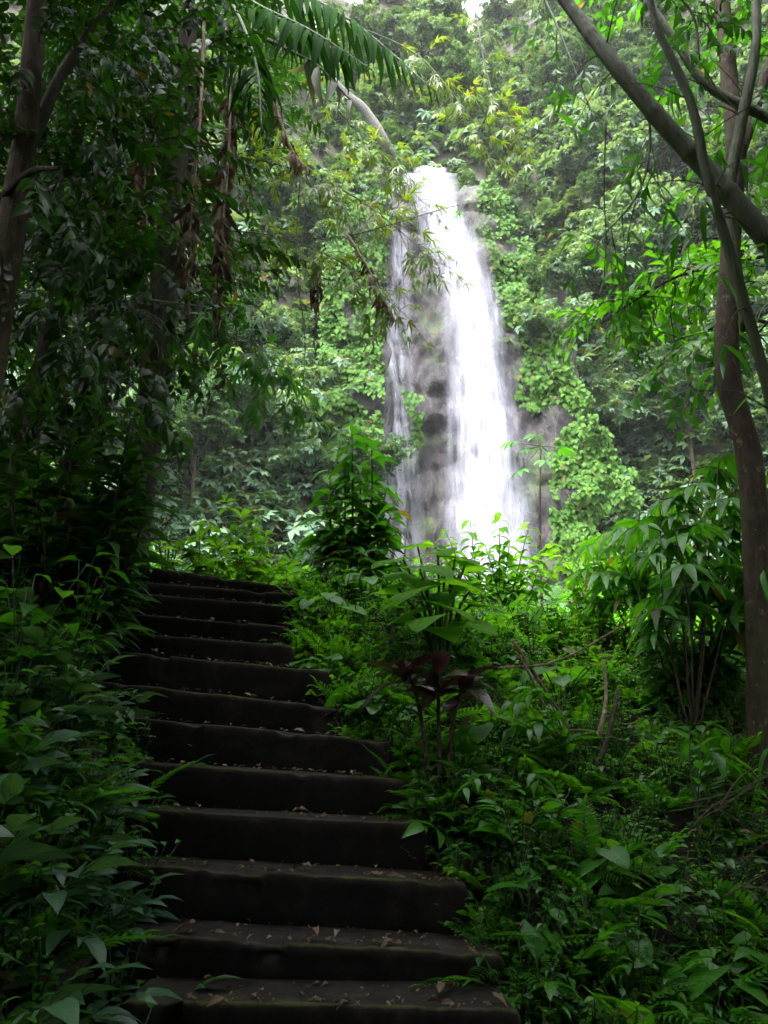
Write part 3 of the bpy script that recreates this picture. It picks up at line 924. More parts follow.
# undergrowth beside the stairs
ptsR = ground_pts(3000, (-.9, 4.5), (2.3, 8.0), rs, lambda x, y: x > stair_right(y) + .0)
ptsR = np.vstack([ptsR, ground_pts(1500, (-1, 1.8), (2.6, 7.2), rs, lambda x, y: (x > stair_right(y) + .02) & (x < stair_right(y) + .6))])
upper = ptsR[:, 1] > 4.6  # upper bank gets the brighter leaves in place of stronger light
tag(build('undergrowth', join([scatter({'herb_mid': 3, 'herb_bright': 2.6, 'herb_fine': 3, 'herb_dark': 1.6, 'fern': .5, 'fern_bright': .3, 'comp_mid': .5, 'small': 1.4, 'heart_small': .3}, ptsR[~upper], rs, (.42, .85)),
    scatter({'herb_mid': 1.2, 'herb_bright': 2.5, 'herb_lit': 3.4, 'herb_fine': 3, 'fern_bright': .6, 'small': 2, 'heart_small': .4}, ptsR[upper], rs, (.45, .95))])), 'tangled green undergrowth covering the bank right of the stone stairs', 'undergrowth', kind='stuff')
ptsL = ground_pts(3100, (-5, 0), (2.0, 8.0), rs, lambda x, y: x < stair_right(y) - 1.40)
tag(build('undergrowth', scatter({'herb_mid': 2.6, 'herb_bright': 1.2, 'herb_fine': 2, 'herb_dark': 2.0, 'herb_blue': 2, 'fern': .5, 'comp_blue': .8, 'small': 1.2}, ptsL, rs, (.55, 1.05))), 'leafy undergrowth covering the steep bank left of the stone stairs', 'undergrowth', kind='stuff')
ptsF = ground_pts(1500, (-9, 14), (8.0, 30), rs, lambda x, y: np.abs(x) < 2 + .62 * y)
tag(build('undergrowth', scatter({'herb_bright': 2, 'herb_lit': 3, 'fern_bright': 1, 'small': 1.5, 'heart_small': .6}, ptsF, rs, (1.3, 2.6))), 'bright green undergrowth on the level ground beyond the top step', 'undergrowth', kind='stuff')
ptsB = ground_pts(500, (-7, 7), (-6, 2.0), rs, lambda x, y: (x > 1.2) | (x < -.9))
tag(build('undergrowth', scatter({'herb_mid': 1, 'herb_dark': 2, 'fern': 1}, ptsB, rs, (.8, 1.5))), 'dark undergrowth on the forest floor where the stairs begin', 'undergrowth', kind='stuff')

# leafy cover of the gorge slopes
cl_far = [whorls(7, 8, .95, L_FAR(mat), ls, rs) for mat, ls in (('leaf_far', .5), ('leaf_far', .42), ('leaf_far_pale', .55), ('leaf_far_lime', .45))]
def slope_cover(x0, x1, y0, y1, step, keep, n_extra, box):
    gx, gy = np.meshgrid(np.arange(x0, x1, step), np.arange(y0, y1, step))
    gx = gx.ravel() + rs.uniform(-step, step, gx.size); gy = gy.ravel() + rs.uniform(-step, step, gy.size)
    P, ok = ground_hits(gx, gy)
    ex, ey = rs.uniform(box[0], box[1], n_extra), rs.uniform(box[2], box[3], n_extra)
    P = np.vstack([P[ok], np.stack([ex, ey, ground_z(ex, ey)], -1)])
    P = P[keep(P[:, 0], P[:, 1]) & (P[:, 1] > 11)]
    P[:, 2] += rs.uniform(-.1, .5, len(P))
    pick = rs.integers(len(cl_far), size=len(P))
    sc = rs.uniform(.55, 1.25, len(P)) * np.clip(P[:, 1] / 32, .4, 1.5)
    out = []
    for k, g in enumerate(cl_far):
        mm = pick == k
        c = mm.sum()
        out.append(inst(g, euler(rs.normal(.35, .25, c), rs.normal(0, .25, c), rs.uniform(0, 6.28, c)), P[mm], sc[mm]))
    return join(out)
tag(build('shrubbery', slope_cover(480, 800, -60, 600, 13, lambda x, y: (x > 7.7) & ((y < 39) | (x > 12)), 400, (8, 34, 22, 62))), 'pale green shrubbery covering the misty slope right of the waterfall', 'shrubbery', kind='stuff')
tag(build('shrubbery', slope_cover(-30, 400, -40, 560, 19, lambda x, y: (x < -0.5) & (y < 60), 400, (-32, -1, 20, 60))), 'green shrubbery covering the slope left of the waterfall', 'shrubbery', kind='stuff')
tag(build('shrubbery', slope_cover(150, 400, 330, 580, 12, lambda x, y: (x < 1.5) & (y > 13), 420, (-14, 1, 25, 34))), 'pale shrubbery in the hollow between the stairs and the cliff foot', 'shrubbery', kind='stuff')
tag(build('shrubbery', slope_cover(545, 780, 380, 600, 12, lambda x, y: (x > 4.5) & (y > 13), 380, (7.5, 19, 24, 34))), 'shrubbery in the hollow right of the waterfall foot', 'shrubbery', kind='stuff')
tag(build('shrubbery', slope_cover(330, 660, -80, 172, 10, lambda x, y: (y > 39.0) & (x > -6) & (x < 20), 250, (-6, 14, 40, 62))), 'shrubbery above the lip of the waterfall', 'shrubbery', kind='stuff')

# creepers on the rock wall
def creeper(label, poly, n, leafsize=.30):
    poly = np.array(poly, float)
    lo, hi = poly.min(0), poly.max(0)
    pts = []
    while len(pts) < n:
        q = rs.uniform(lo, hi)
        c = False
        j = len(poly) - 1
        for i in range(len(poly)):
            if (poly[i, 1] > q[1]) != (poly[j, 1] > q[1]) and q[0] < (poly[j, 0] - poly[i, 0]) * (q[1] - poly[i, 1]) / (poly[j, 1] - poly[i, 1]) + poly[i, 0]: c = not c
            j = i
        if c: pts.append(on_cliff(*q))
    P = np.array(pts)
    P[:, 1] = face_y(P[:, 0], P[:, 2]) - rs.uniform(.05, .45, len(P)) - .75 * np.clip(fbm(P, .7, 4), -.35, 1.2)
    P = P[fbm(P + 3, .9, 3) > -.42]
    D = np.stack([rs.normal(0, .5, len(P)), -.55 + rs.normal(0, .2, len(P)), -1 + rs.normal(0, .3, len(P))], -1)
    g = place_leaves(blade(2, .75, .45, fold=.3, droop=.2, mat='leaf_creeper'), P, D, leafsize * rs.uniform(.4, 1.5, len(P)), up=(0, -1, .6), jitter=.32, r=rs)
    tag(build('creeper', g), label, 'creeper')
creeper('bright green creeper hanging down the rock beside the upper waterfall', [(476, 186), (492, 174), (515, 205), (535, 250), (548, 300), (562, 360), (590, 410), (575, 420), (560, 402), (535, 412), (512, 400), (520, 380), (524, 340), (505, 320), (490, 260)], 4200, .27)
creeper('thick green creeper mat draped over the low rocks right of the waterfall foot', [(556, 436), (575, 420), (600, 425), (625, 470), (640, 510), (634, 570), (560, 570), (548, 500)], 4200, .25)
creeper('tall curtain of creeper clinging to the rock left of the thin side stream', [(330, 200), (392, 190), (388, 250), (382, 330), (384, 400), (378, 470), (384, 560), (320, 560), (320, 330)], 7000, .27)
creeper('small patch of creeper growing on bare rock between the two streams', [(404, 395), (420, 400), (424, 440), (410, 450)], 220, .24)

# ================================================================== FAR TREES
rt = np.random.default_rng(33)
far_protos = {}
def far_proto(key, name, leafmat, lsize, bark, **k):
    tf = [whorls(6, 8, .8, L_FAR(leafmat), lsize * 1.3, rt, flat=f_) for f_ in (.45, .6, .8)]
    wood, crown = tree_geo(rt, tuft=tf, bark=bark, hang=-1, **k)
    r = thing(name, None, 'tree')
    build('trunk', wood, r); build('crown', crown, r)
    far_protos[key] = [r, False]
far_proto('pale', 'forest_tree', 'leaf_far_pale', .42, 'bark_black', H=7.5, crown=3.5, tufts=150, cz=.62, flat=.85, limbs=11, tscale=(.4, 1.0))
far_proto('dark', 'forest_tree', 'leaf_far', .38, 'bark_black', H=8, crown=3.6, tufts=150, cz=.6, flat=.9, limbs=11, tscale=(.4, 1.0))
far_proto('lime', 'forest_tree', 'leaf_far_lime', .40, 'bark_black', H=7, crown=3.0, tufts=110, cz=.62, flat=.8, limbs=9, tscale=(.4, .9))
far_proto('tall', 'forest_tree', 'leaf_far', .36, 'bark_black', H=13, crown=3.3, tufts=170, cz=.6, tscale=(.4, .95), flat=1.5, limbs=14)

def far_tree(key, loc, scale, label, group=None, squash=1.0):
    ro, used = far_protos[key]
    loc = np.asarray(loc, float) + np.array([0, 0, -1.5 * scale])      # rooted in the shrubbery
    a = rt.uniform(0, 6.28)
    if not used:
        ro.location = loc; ro.rotation_euler = (0, 0, a); ro.scale = (scale, scale, scale * squash)
        ro['label'] = label
        if group: ro['group'] = group
        far_protos[key][1] = True
        return ro
    o = dup(ro, loc, a, scale, label, group, squash=squash)
    if not group and 'group' in o: del o['group']
    return o

# named trees first (pixel of the crown centre, distance)
def crown_at(key, px, py, Y, scale, label):
    H = {'pale': 7.5, 'dark': 8, 'lime': 7, 'tall': 13}[key]
    for drop in range(0, 220, 4):                     # find the ground whose tree reaches up to that crown
        p = ground_hit(px, py + drop, 12, 90)
        if p is not None and (at(px, py, p[1])[2] - p[2]) >= H * .58 * scale: break
    return far_tree(key, p + np.array([0, 0, -.3]), scale, label)
def rooted_at(key, px, py, Y, scale, label):
    p = ground_hit(px, py, 10, 90)
    if p is None or (-1.8 < p[0] < 9.2 and p[1] > 34): p = on_cliff(px, py)      # holds on to the rock wall
    return far_tree(key, p, scale * p[1] / Y, label)
far_tree('pale', on_cliff(562, 362), .62, 'pale bushy tree clinging to the rock edge right of the waterfall')
far_tree('dark', on_cliff(556, 300), .42, 'small dark bushy tree on the rock edge beside the upper creeper')
rooted_at('pale', 592, 352, 33.6, .95, 'wide pale green tree leaning over the rock wall just right of the upper waterfall')
rooted_at('pale', 630, 452, 31.0, .74, 'round grey-green tree standing lowest on the slope right of the waterfall')
rooted_at('pale', 690, 300, 33.0, .95, 'pale spreading tree half way up the slope behind the dark trunk')
rooted_at('pale', 655, 215, 40.0, 1.0, 'pale tree high on the right slope seen below the big leaning culm')
rooted_at('dark', 345, 400, 31.0, .70, 'dark rounded tree rooted beside the thin side stream')
rooted_at('dark', 365, 500, 30.0, .45, 'low dark bush-like tree at the foot of the thin side stream')
rooted_at('dark', 340, 300, 33.0, .62, 'dark tree clinging to the rock left of the upper side stream')
rooted_at('pale', 250, 470, 22.0, .62, 'pale spreading tree in the hollow left of the waterfall foot')
rooted_at('pale', 310, 440, 25.0, .60, 'pale grey-green tree in the hollow nearest the side stream')
crown_at('lime', 505, 170, 37, .42, 'small yellow-green tree rooted at the right end of the waterfall lip')
crown_at('tall', 560, 75, 42, .75, 'tall dark tree towering above the right shoulder of the waterfall')
crown_at('pale', 275, 395, 17, .45, 'pale leafy tree standing in the gap behind the top of the stairs')
crown_at('dark', 350, 235, 30, .62, 'dark tree at the cliff edge left of the waterfall lip')
crown_at('lime', 470, 110, 42, .62, 'yellow-green tree on the skyline directly above the waterfall lip')
for side, grid in (('right', [(px, py) for py in range(-40, 480, 62) for px in range(500, 850, 62)]), ('left', [(px, py) for py in range(-20, 520, 75) for px in range(60, 400, 75)]), ('top', [(px, py) for py in range(-40, 150, 55) for px in range(380, 530, 55)])):
    for px, py in grid:
        px += rt.uniform(-26, 26); py += rt.uniform(-26, 26)
        p = ground_hit(px, py + 20, 16, 90)
        if p is None: continue
        if side == 'right' and p[0] < 8.6 and p[1] < 39: continue
        if side == 'left' and p[0] > -1.0: continue
        if side == 'top' and p[1] < 41: continue
        key = rt.choice(['pale', 'pale', 'dark', 'lime', 'tall'] if side == 'right' else ['dark', 'dark', 'pale', 'lime', 'tall'])
        sc = rt.uniform(.5, .85) * min(1.25, np.hypot(p[0], p[1]) / 34) * (.8 if key == 'tall' else 1)
        kind = {'pale': 'pale grey-green spreading tree', 'dark': 'dark green spreading tree', 'lime': 'small yellow-green tree', 'tall': 'tall narrow dark green tree'}[key]
        where = {'right': 'on the steep forested slope right of the waterfall', 'left': 'on the forested slope left of the waterfall', 'top': 'in the valley above the waterfall lip'}[side]
        far_tree(key, p + np.array([0, 0, -.3]), sc, kind + ' ' + where, kind + 's ' + where)

# pale bare trunk left of the lip
g = tube([at(398, 172, 35), at(388, 148, 33), at(366, 112, 32), at(344, 92, 31.5), at(318, 60, 31)], [.20, .26, .26, .2, .08], seg=10, n=6, mat='bark_grey', rough=.1)
root = thing('leaning_tree', 'pale grey bare trunk leaning out left of the waterfall lip', 'tree')
build('trunk', g, root)
build('crown', inst(whorls(8, 8, .9, L_FAR('leaf_far'), .5, rt), rotz(rt.uniform(0, 6, 12)), at(318, 55, 31) + rt.normal(0, .9, (12, 3)), rt.uniform(.6, 1, 12)), root)

# ================================================================== NEAR TREES
rn = np.random.default_rng(44)
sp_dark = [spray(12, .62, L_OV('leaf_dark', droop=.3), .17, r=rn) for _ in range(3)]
sp_shade = [spray(13, .6, L_OV('leaf_shade', droop=.3), .15, r=rn) for _ in range(3)]
sp_mid = [spray(11, .6, L_OV('leaf_mid', droop=.3), .17, r=rn) for _ in range(3)]
sp_lance = [spray(13, .7, L_LANCE('leaf_mid', droop=.3), .2, r=rn) for _ in range(2)]

def near_tree(name, label, base, **k):
    wood, crown = tree_geo(rn, **k)
    r = thing(name, label, 'tree', tuple(base))
    build('trunk', wood, r); build('crown', crown, r)
    return r

# unseen trees added over the stairs and behind the camera to shade the stairs
canopy = near_tree('shade_tree', 'broad dark-leaved tree added for shade, roofing the stairs from the left bank', (-4.4, -.9, ground_z(-4.4, -.9)), H=9.5, tr=.24, crown=4.4, cz=.78, limbs=12, tufts=2000, tuft=sp_dark + sp_mid[:1], tscale=(.9, 1.4), lean=(1.6, .5), bark='bark_dark', hang=.35, flat=.42)
for (x, y, s, a, lab) in ((-8.2, 1.0, 1.0, .1, 'broad dark-leaved tree added for shade, leaning over the left bank above the steps'), (7.6, -1.2, 1.25, 2.6, 'broad dark-leaved tree added for shade, roofing the right bank'), (5.6, -2.4, 1.3, 2.0, 'broad dark-leaved tree added for shade, roofing the stairs from the right bank'), (-1.5, -5.5, 1.1, 4.0, 'broad dark-leaved tree added to shade the foot of the stairs'), (-8.5, 3.0, 1.05, 5.0, 'broad dark-leaved tree added for shade high on the left bank'), (5.5, -6.0, 1.1, 1.0, 'broad dark-leaved tree added for shade behind the foot of the stairs'), (-7.5, -4, 1.1, 3.0, 'broad dark-leaved tree added for shade below the left bank'), (8.6, 4.0, .9, 3.4, 'broad dark-leaved tree added for shade down the right bank'), (0.6, -10, 1.2, .4, 'broad dark-leaved tree added for shade far down the path')):
    dup(canopy, (x, y, float(ground_z(x, y))), a, s, lab)

for (x, y, s, a, lab) in ((-2.6, -4.2, .62, 1.2, 'unseen low dense tree added for shade at the foot of the stairs'), (2.4, -4.6, .62, 2.7, 'unseen low dense tree added for shade on the right of the path foot'), (0.2, -7.5, .75, 4.4, 'unseen low dense tree added for shade down the path'), (-5.6, -2.2, .6, .3, 'unseen low dense tree added for shade on the left of the path foot'), (5.6, -3.4, .6, 5.2, 'unseen low dense tree added for shade further right of the path foot'), (-4.8, -7, .8, 2.2, 'unseen low dense tree added for shade behind the left bank'), (5.4, -8, .8, 3.6, 'unseen low dense tree added for shade behind the right bank')):
    dup(canopy, (x, y, float(ground_z(x, y)) - 1.2), a, s, lab)  # unseen low crowns added behind the camera to darken the risers

def crown_from_sprays(sprays, centers, radii, counts, r, sc=(.7, 1.2), hang=.35):
    out = []
    for c, rad, n in zip(centers, radii, counts):
        d = norm(r.normal(0, 1, (n, 3)))
        P = np.array(c) + d * np.array(rad) * r.uniform(.35, 1, (n, 1))
        D = d + r.normal(0, .35, d.shape) + np.array([0, -.15, -hang])
        pick = r.integers(len(sprays), size=n)
        for k, g in enumerate(sprays):
            m = pick == k
            if m.any(): out.append(inst(g, frames(D[m], np.array([0, 0, 1.0])), P[m], r.uniform(*sc, m.sum())))
    return join(out)

# left edge tree
b = at(-25, 430, 4.0); b[2] = ground_z(b[0], b[1]) - .2
root = thing('broadleaf_tree', 'brown-trunked tree leaning at the far left edge with broad dark leaves', 'tree')
build('trunk', join([tube([b, at(0, 290, 4.0), at(22, 160, 4.0), at(34, 40, 4.0), at(52, -160, 4.1)], [.12, .09, .078, .07, .05], seg=10, n=6, mat='bark_brown', rough=.12),
                     tube([at(22, 160, 4.0), at(70, 60, 4.3), at(130, -20, 4.7)], [.05, .035, .02], seg=6, mat='bark_dark'),
                     tube([at(0, 200, 4.0), at(30, 172, 3.7), at(60, 168, 3.5)], [.035, .02, .01], seg=6, mat='bark_dark')]), root)
cs = [at(30, 60, 4.2), at(110, 50, 4.9), at(90, 170, 4.7), at(40, 260, 4.7), at(120, 300, 5.4), at(60, 350, 5.0), at(150, 10, 5.2), at(10, 140, 3.7), at(100, -70, 4.8)]
build('crown', crown_from_sprays(sp_shade * 2 + sp_dark[:1], cs, [(.9, .7, .8)] * 9, [60, 60, 60, 52, 60, 52, 60, 34, 60], rn, (.5, .88)), root)

# darker trees behind it, left
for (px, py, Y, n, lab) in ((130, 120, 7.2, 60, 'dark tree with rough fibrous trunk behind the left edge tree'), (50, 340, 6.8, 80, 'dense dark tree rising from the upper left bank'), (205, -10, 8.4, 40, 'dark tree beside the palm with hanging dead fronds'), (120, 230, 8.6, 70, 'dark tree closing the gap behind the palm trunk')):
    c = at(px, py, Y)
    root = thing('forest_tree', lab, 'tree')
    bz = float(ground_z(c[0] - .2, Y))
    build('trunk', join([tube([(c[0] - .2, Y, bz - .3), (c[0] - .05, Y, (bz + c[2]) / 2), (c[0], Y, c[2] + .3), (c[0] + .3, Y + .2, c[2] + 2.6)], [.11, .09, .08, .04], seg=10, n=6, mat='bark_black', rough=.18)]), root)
    build('crown', crown_from_sprays(sp_shade, [c + [0, 0, .4], c + [-1.1, .4, -.6], c + [.7, .5, 1.3], c + [-.4, .2, 2.2]], [(1.3, .8, 1.2)] * 4, [n] * 4, rn, (.8, 1.4)), root)

# ------------------------------------------------------------------ palm with hanging dead fronds
def frond(pts, leaf, nl=22, lsize=.45, hang=.9, r=None, mat='stem_green', r0=.022, ragged=0.0, spread=.9):
    """A feather frond: leaflets hang from both sides of a curved rachis."""
    r = r or rn
    path = smooth_path(pts, 10)
    st = tube(pts, [r0, r0 * .3], seg=6, n=8, mat=mat)
    k = np.linspace(len(path) * .18, len(path) - 1, nl).astype(int)
    T = norm(np.gradient(path, axis=0))[k]
    sd = norm(np.cross(T, [0, 0, 1.0]))
    P, D, sz = [], [], []
    for q in range(nl):
        env = math.sin(math.pi * (.15 + .8 * q / nl))
        for s in (-1, 1):
            if r.random() < ragged: continue
            P.append(path[k[q]]); D.append(T[q] * .55 + sd[q] * s * spread + np.array([0, 0, -hang]) + r.normal(0, .1 + ragged * .5, 3)); sz.append(lsize * env * r.uniform(.75, 1.1))
    return st, place_leaves(leaf, np.array(P), np.array(D), np.array(sz), up=(0, 0, 1), jitter=.15 + ragged, r=r)

palm = thing('palm_tree', 'palm with arching feather fronds and brown dead fronds hanging beneath', 'palm tree')
pc = at(196, -40, 6.9)
pb = np.array([pc[0] - .15, 6.9, float(ground_z(pc[0] - .15, 6.9)) - .2])
build('trunk', tube([pb, (pb + pc) / 2 + [.05, 0, 0], pc], [.12, .11, .10], seg=12, n=12, mat='bark_black', rough=.25), palm)
L_PALM = blade(6, .11, .45, fold=.3, droop=.3, mat='leaf_palm')
L_PALMG = blade(6, .2, .35, fold=.4, droop=.3, mat='leaf_grey')
L_DEAD = blade(5, .24, .4, fold=.9, droop=.55, wave=.03, mat='leaf_dead')
for pts in ([pc, at(270, -20, 6.6), at(350, 20, 6.4), at(436, 92, 6.2)], [pc, at(250, 0, 6.2), at(310, 30, 5.8), at(372, 70, 5.6)], [pc, at(150, -30, 6.5), at(90, 10, 6.0), at(40, 70, 5.6)], [pc, at(260, -90, 7.0), at(340, -80, 7.2), at(420, -20, 7.4)], [pc, at(230, 0, 6.0), at(255, 60, 5.4), at(262, 130, 5.0)], [pc, at(160, -20, 6.4), at(130, 40, 5.9), at(116, 120, 5.5)], [pc, at(215, -60, 7.8), at(240, -30, 8.8), at(260, 20, 9.4)]):
    s_, l_ = frond(pts, L_PALM, 30, .72, 1.05)
    f_ = build('frond', l_, palm); build('rachis', s_, f_)
s_, l_ = frond([at(268, 40, 6.0), at(292, 52, 5.9), at(318, 66, 5.8), at(350, 100, 5.7)], L_PALMG, 6, .5, 1.6, ragged=.25)
f_ = build('frond', l_, palm); build('rachis', s_, f_); f_['label'] = 'pale grey-green hanging leaflets'
for pts, n, ls in (([at(226, 20, 6.4), at(230, 120, 6.0), at(222, 240, 5.7), at(215, 345, 5.6)], 56, .32), ([at(205, 0, 6.5), at(200, 120, 6.1), at(190, 230, 5.9), at(196, 280, 5.9)], 36, .30), ([at(250, 20, 6.5), at(272, 95, 6.2), at(292, 150, 6.1), at(312, 172, 6.0)], 16, .26), ([at(150, 60, 6.2), at(146, 150, 5.8), at(140, 250, 5.6)], 40, .30), ([at(120, 120, 6.4), at(112, 190, 6.3), at(104, 235, 6.3)], 20, .3)):
    s_, l_ = frond(pts, L_DEAD, n, ls, 1.2, mat='stalk_tan', ragged=.25, spread=.6)
    f_ = build('dead_leaves', l_, palm); build('rachis', s_, f_)
for lab, pts, n in (('dangling brown dead frond in front of the pale tree left of the waterfall', [at(314, 250, 7.4), at(318, 285, 7.3), at(314, 340, 7.3)], 14), ('ragged brown dead frond drooping beside the thin side stream', [at(340, 225, 7.2), at(362, 258, 7.1), at(384, 300, 7.0), at(396, 322, 7.0)], 18), ('brown dead frond hanging among leaves below the palm', [at(176, 215, 6.3), at(184, 260, 6.3), at(190, 320, 6.3)], 16)):
    s_, l_ = frond(pts, L_DEAD, n, .26, 1.2, mat='stalk_tan', ragged=.25, spread=.6)
    root = thing('dead_frond', lab, 'dead frond'); build('leaflets', l_, root); build('rachis', s_, root)

# ------------------------------------------------------------------ bamboo branches in the gap
def bamboo_branch(name, label, pts, ntw, leafmat='leaf_bamboo', ls=.2, r0=.012, tw=.5, droop=.5, mat='stem_green', cat='bamboo', nf=4):
    root = thing(name, label, cat)
    path = smooth_path(pts, 8)
    st = [tube(pts, [r0, r0 * .3], seg=6, n=6, mat=mat)]
    lf = blade(5, .14, .3, fold=.3, droop=.25, mat=leafmat)
    tuft = fan(nf, lf, R(26 * nf))
    lv = []
    for q in range(ntw):
        i = rn.integers(int(len(path) * .25), len(path))
        T = norm(path[min(i + 1, len(path) - 1)] - path[i - 1])
        d = norm(T * .6 + rn.normal(0, .6, 3)) 
        e = path[i] + d * tw * rn.uniform(.4, 1) + [0, 0, -droop * tw * .5]
        st.append(tube([path[i], (path[i] + e) / 2 + [0, 0, .05], e], [.004, .002], seg=4, n=3, mat=mat))
        for u in (.45, .75, 1.0):
            p = path[i] * (1 - u) + e * u
            dd = norm(d + rn.normal(0, .35, 3) + [0, 0, -droop])
            lv.append(inst(tuft, frames(dd[None], np.array([0, 0, 1.0]) + rn.normal(0, .3, (1, 3))), p[None], ls * rn.uniform(.7, 1.15)))
    build('stem', join(st), root); build('leaves', join(lv), root)
    return root
bamboo_branch('bamboo_branch', 'sunlit bamboo branch arching across the gap left of the thin side stream', [at(190, 150, 7.4), at(280, 165, 7.0), at(360, 200, 6.8), at(436, 262, 6.6)], 70, ls=.19)
bamboo_branch('bamboo_branch', 'green bamboo branch drooping lower behind the hanging dead fronds', [at(190, 230, 7.8), at(270, 235, 7.4), at(340, 262, 7.1), at(400, 310, 6.9)], 60, ls=.18)
bamboo_branch('bamboo_branch', 'fine bamboo branch hanging below the palm fronds near the pale bare trunk', [at(240, 60, 8.2), at(310, 90, 8.0), at(370, 140, 7.8), at(420, 200, 7.6)], 50, ls=.18)
bamboo_branch('bamboo_branch', 'dark bamboo branch drooping over the bushes at the foot of the palm', [at(150, 300, 6.6), at(210, 310, 6.4), at(260, 345, 6.2), at(290, 400, 6.1)], 30, 'leaf_mid', .28)
bamboo_branch('bamboo_branch', 'yellowish bamboo branch hanging from above in front of the misty slope', [at(470, -60, 9.0), at(480, 40, 9.0), at(500, 110, 9.0), at(540, 150, 9.0)], 36, ls=.2)
bamboo_branch('bamboo_branch', 'yellow-green bamboo branch crossing above the waterfall lip', [at(340, 20, 9.4), at(410, 50, 9.3), at(450, 90, 9.2), at(500, 160, 9.2)], 40, ls=.2)
bamboo_branch('bamboo_branch', 'bamboo branch dangling from the top edge left of the big leaning culm', [at(520, -50, 5.2), at(550, 10, 5.1), at(575, 70, 5.0), at(590, 110, 5.0)], 10, 'leaf_mid', .30, nf=2)
bamboo_branch('bamboo_branch', 'bamboo branch hanging between the leaning culm and the tree trunk', [at(640, 60, 4.4), at(650, 130, 4.3), at(640, 190, 4.2), at(600, 240, 4.2)], 14, 'leaf_mid', .28, nf=2)
bamboo_branch('bamboo_branch', 'thin bare twig crossing in front of the upper waterfall', [at(350, 236, 6.6), at(400, 222, 6.5), at(460, 205, 6.4), at(540, 196, 6.3)], 2, 'leaf_mid', .12, r0=.006, mat='stem_brown')

# ------------------------------------------------------------------ leaning culms and the tree at the right
def culm(label, pts, rad, mat='bamboo_green', nodes=.42, cat='bamboo culm', leaves=0, lp=None):
    root = thing('bamboo_culm', label, cat)
    if not leaves: build('stalk', tube(pts, rad, seg=12, n=14, mat=mat, rough=.03, nodes=nodes), root)
    else:
        path = smooth_path(pts, 12)
        st, lv = [], []
        lf = blade(6, .13, .3, fold=.3, droop=.4, mat='leaf_mid')
        for q in range(leaves):
            p = path[rn.integers(int(len(path) * .2), int(len(path) * .95))]
            e = p + norm(rn.normal(0, 1, 3) * [1, .5, .6]) * rn.uniform(.25, .6)
            st.append(tube([p, (p + e) / 2 + [0, 0, .06], e], [.006, .002], seg=4, n=3, mat='stem_brown'))
            n = rn.integers(2, 5)
            lv.append(place_leaves(lf, np.tile(e, (n, 1)), rn.normal(0, .5, (n, 3)) + [0, 0, -.9], rn.uniform(.18, .32, n), r=rn))
        build('stalk', join([tube(pts, rad, seg=12, n=14, mat=mat, rough=.03, nodes=nodes)] + st), root); build('leaves', join(lv), root)
    return root
def foot(px, py, Y):
    p = at(px, py, Y); return np.array([p[0], p[1], float(ground_z(p[0], p[1])) - .15])
culm('thick green-brown culm leaning diagonally across the upper right corner', [at(470, -130, 4.5), at(565, 0, 4.4), at(612, 62, 4.3), at(662, 122, 4.25), at(714, 178, 4.2), at(768, 240, 4.1), at(860, 350, 4.0), at(960, 480, 3.95), at(1060, 640, 3.9), foot(1130, 780, 3.85)], [.038, .046, .053, .059, .064, .068, .072, .08, .085, .09], leaves=26)
culm('slim dark culm running down beside the trunk from the top edge', [at(640, -60, 4.0), at(655, 20, 4.0), at(690, 100, 4.0), at(708, 180, 4.0), at(735, 270, 4.0), at(768, 390, 4.0), at(795, 520, 4.0), at(812, 680, 4.0), foot(818, 800, 4.0)], [.020, .025, .028, .030, .031, .031, .032, .034, .036], mat='bamboo_green', leaves=14)
culm('thin culm slanting right behind the thick leaning one', [at(600, -60, 4.9), at(668, 30, 4.9), at(706, 84, 4.9), at(768, 118, 4.8), at(860, 170, 4.8), at(950, 300, 4.8), at(1000, 520, 4.8), foot(1010, 760, 4.8)], [.026, .032, .036, .040, .042, .045, .05, .055], leaves=8)
culm('slim upright culm at the right edge above the leaning one', [at(752, -60, 4.6), at(756, 40, 4.6), at(740, 130, 4.6), at(730, 200, 4.6), at(745, 330, 4.6)], [.03, .036, .04, .04, .03], leaves=6)

tb = at(764, 790, 5.0)
root = thing('slender_tree', 'dark slender curving trunk at the right edge rising from the undergrowth', 'tree')
build('trunk', join([tube([(tb[0] + .02, 5.0, float(ground_z(tb[0], 5.0)) - .2), at(764, 740, 5.0), at(757, 560, 5.0), at(748, 450, 5.0), at(727, 370, 5.0), at(730, 260, 5.05), at(735, 150, 5.1), at(724, 20, 5.2), at(715, -150, 5.4)], [.13, .10, .088, .085, .085, .075, .07, .065, .05], seg=12, n=8, mat='bark_dark', rough=.08),
    tube([at(735, 170, 5.1), at(770, 60, 5.3), at(800, -60, 5.5)], [.05, .04, .03], seg=8, mat='bark_dark')]), root)
build('crown', crown_from_sprays(sp_mid + sp_dark[:1], [at(715, -150, 5.6), at(800, -80, 5.4), at(740, -40, 5.6), at(820, 60, 5.4)], [(1.2, .9, .7)] * 4, [70, 70, 26, 30], rn, (.6, 1.0)), root)

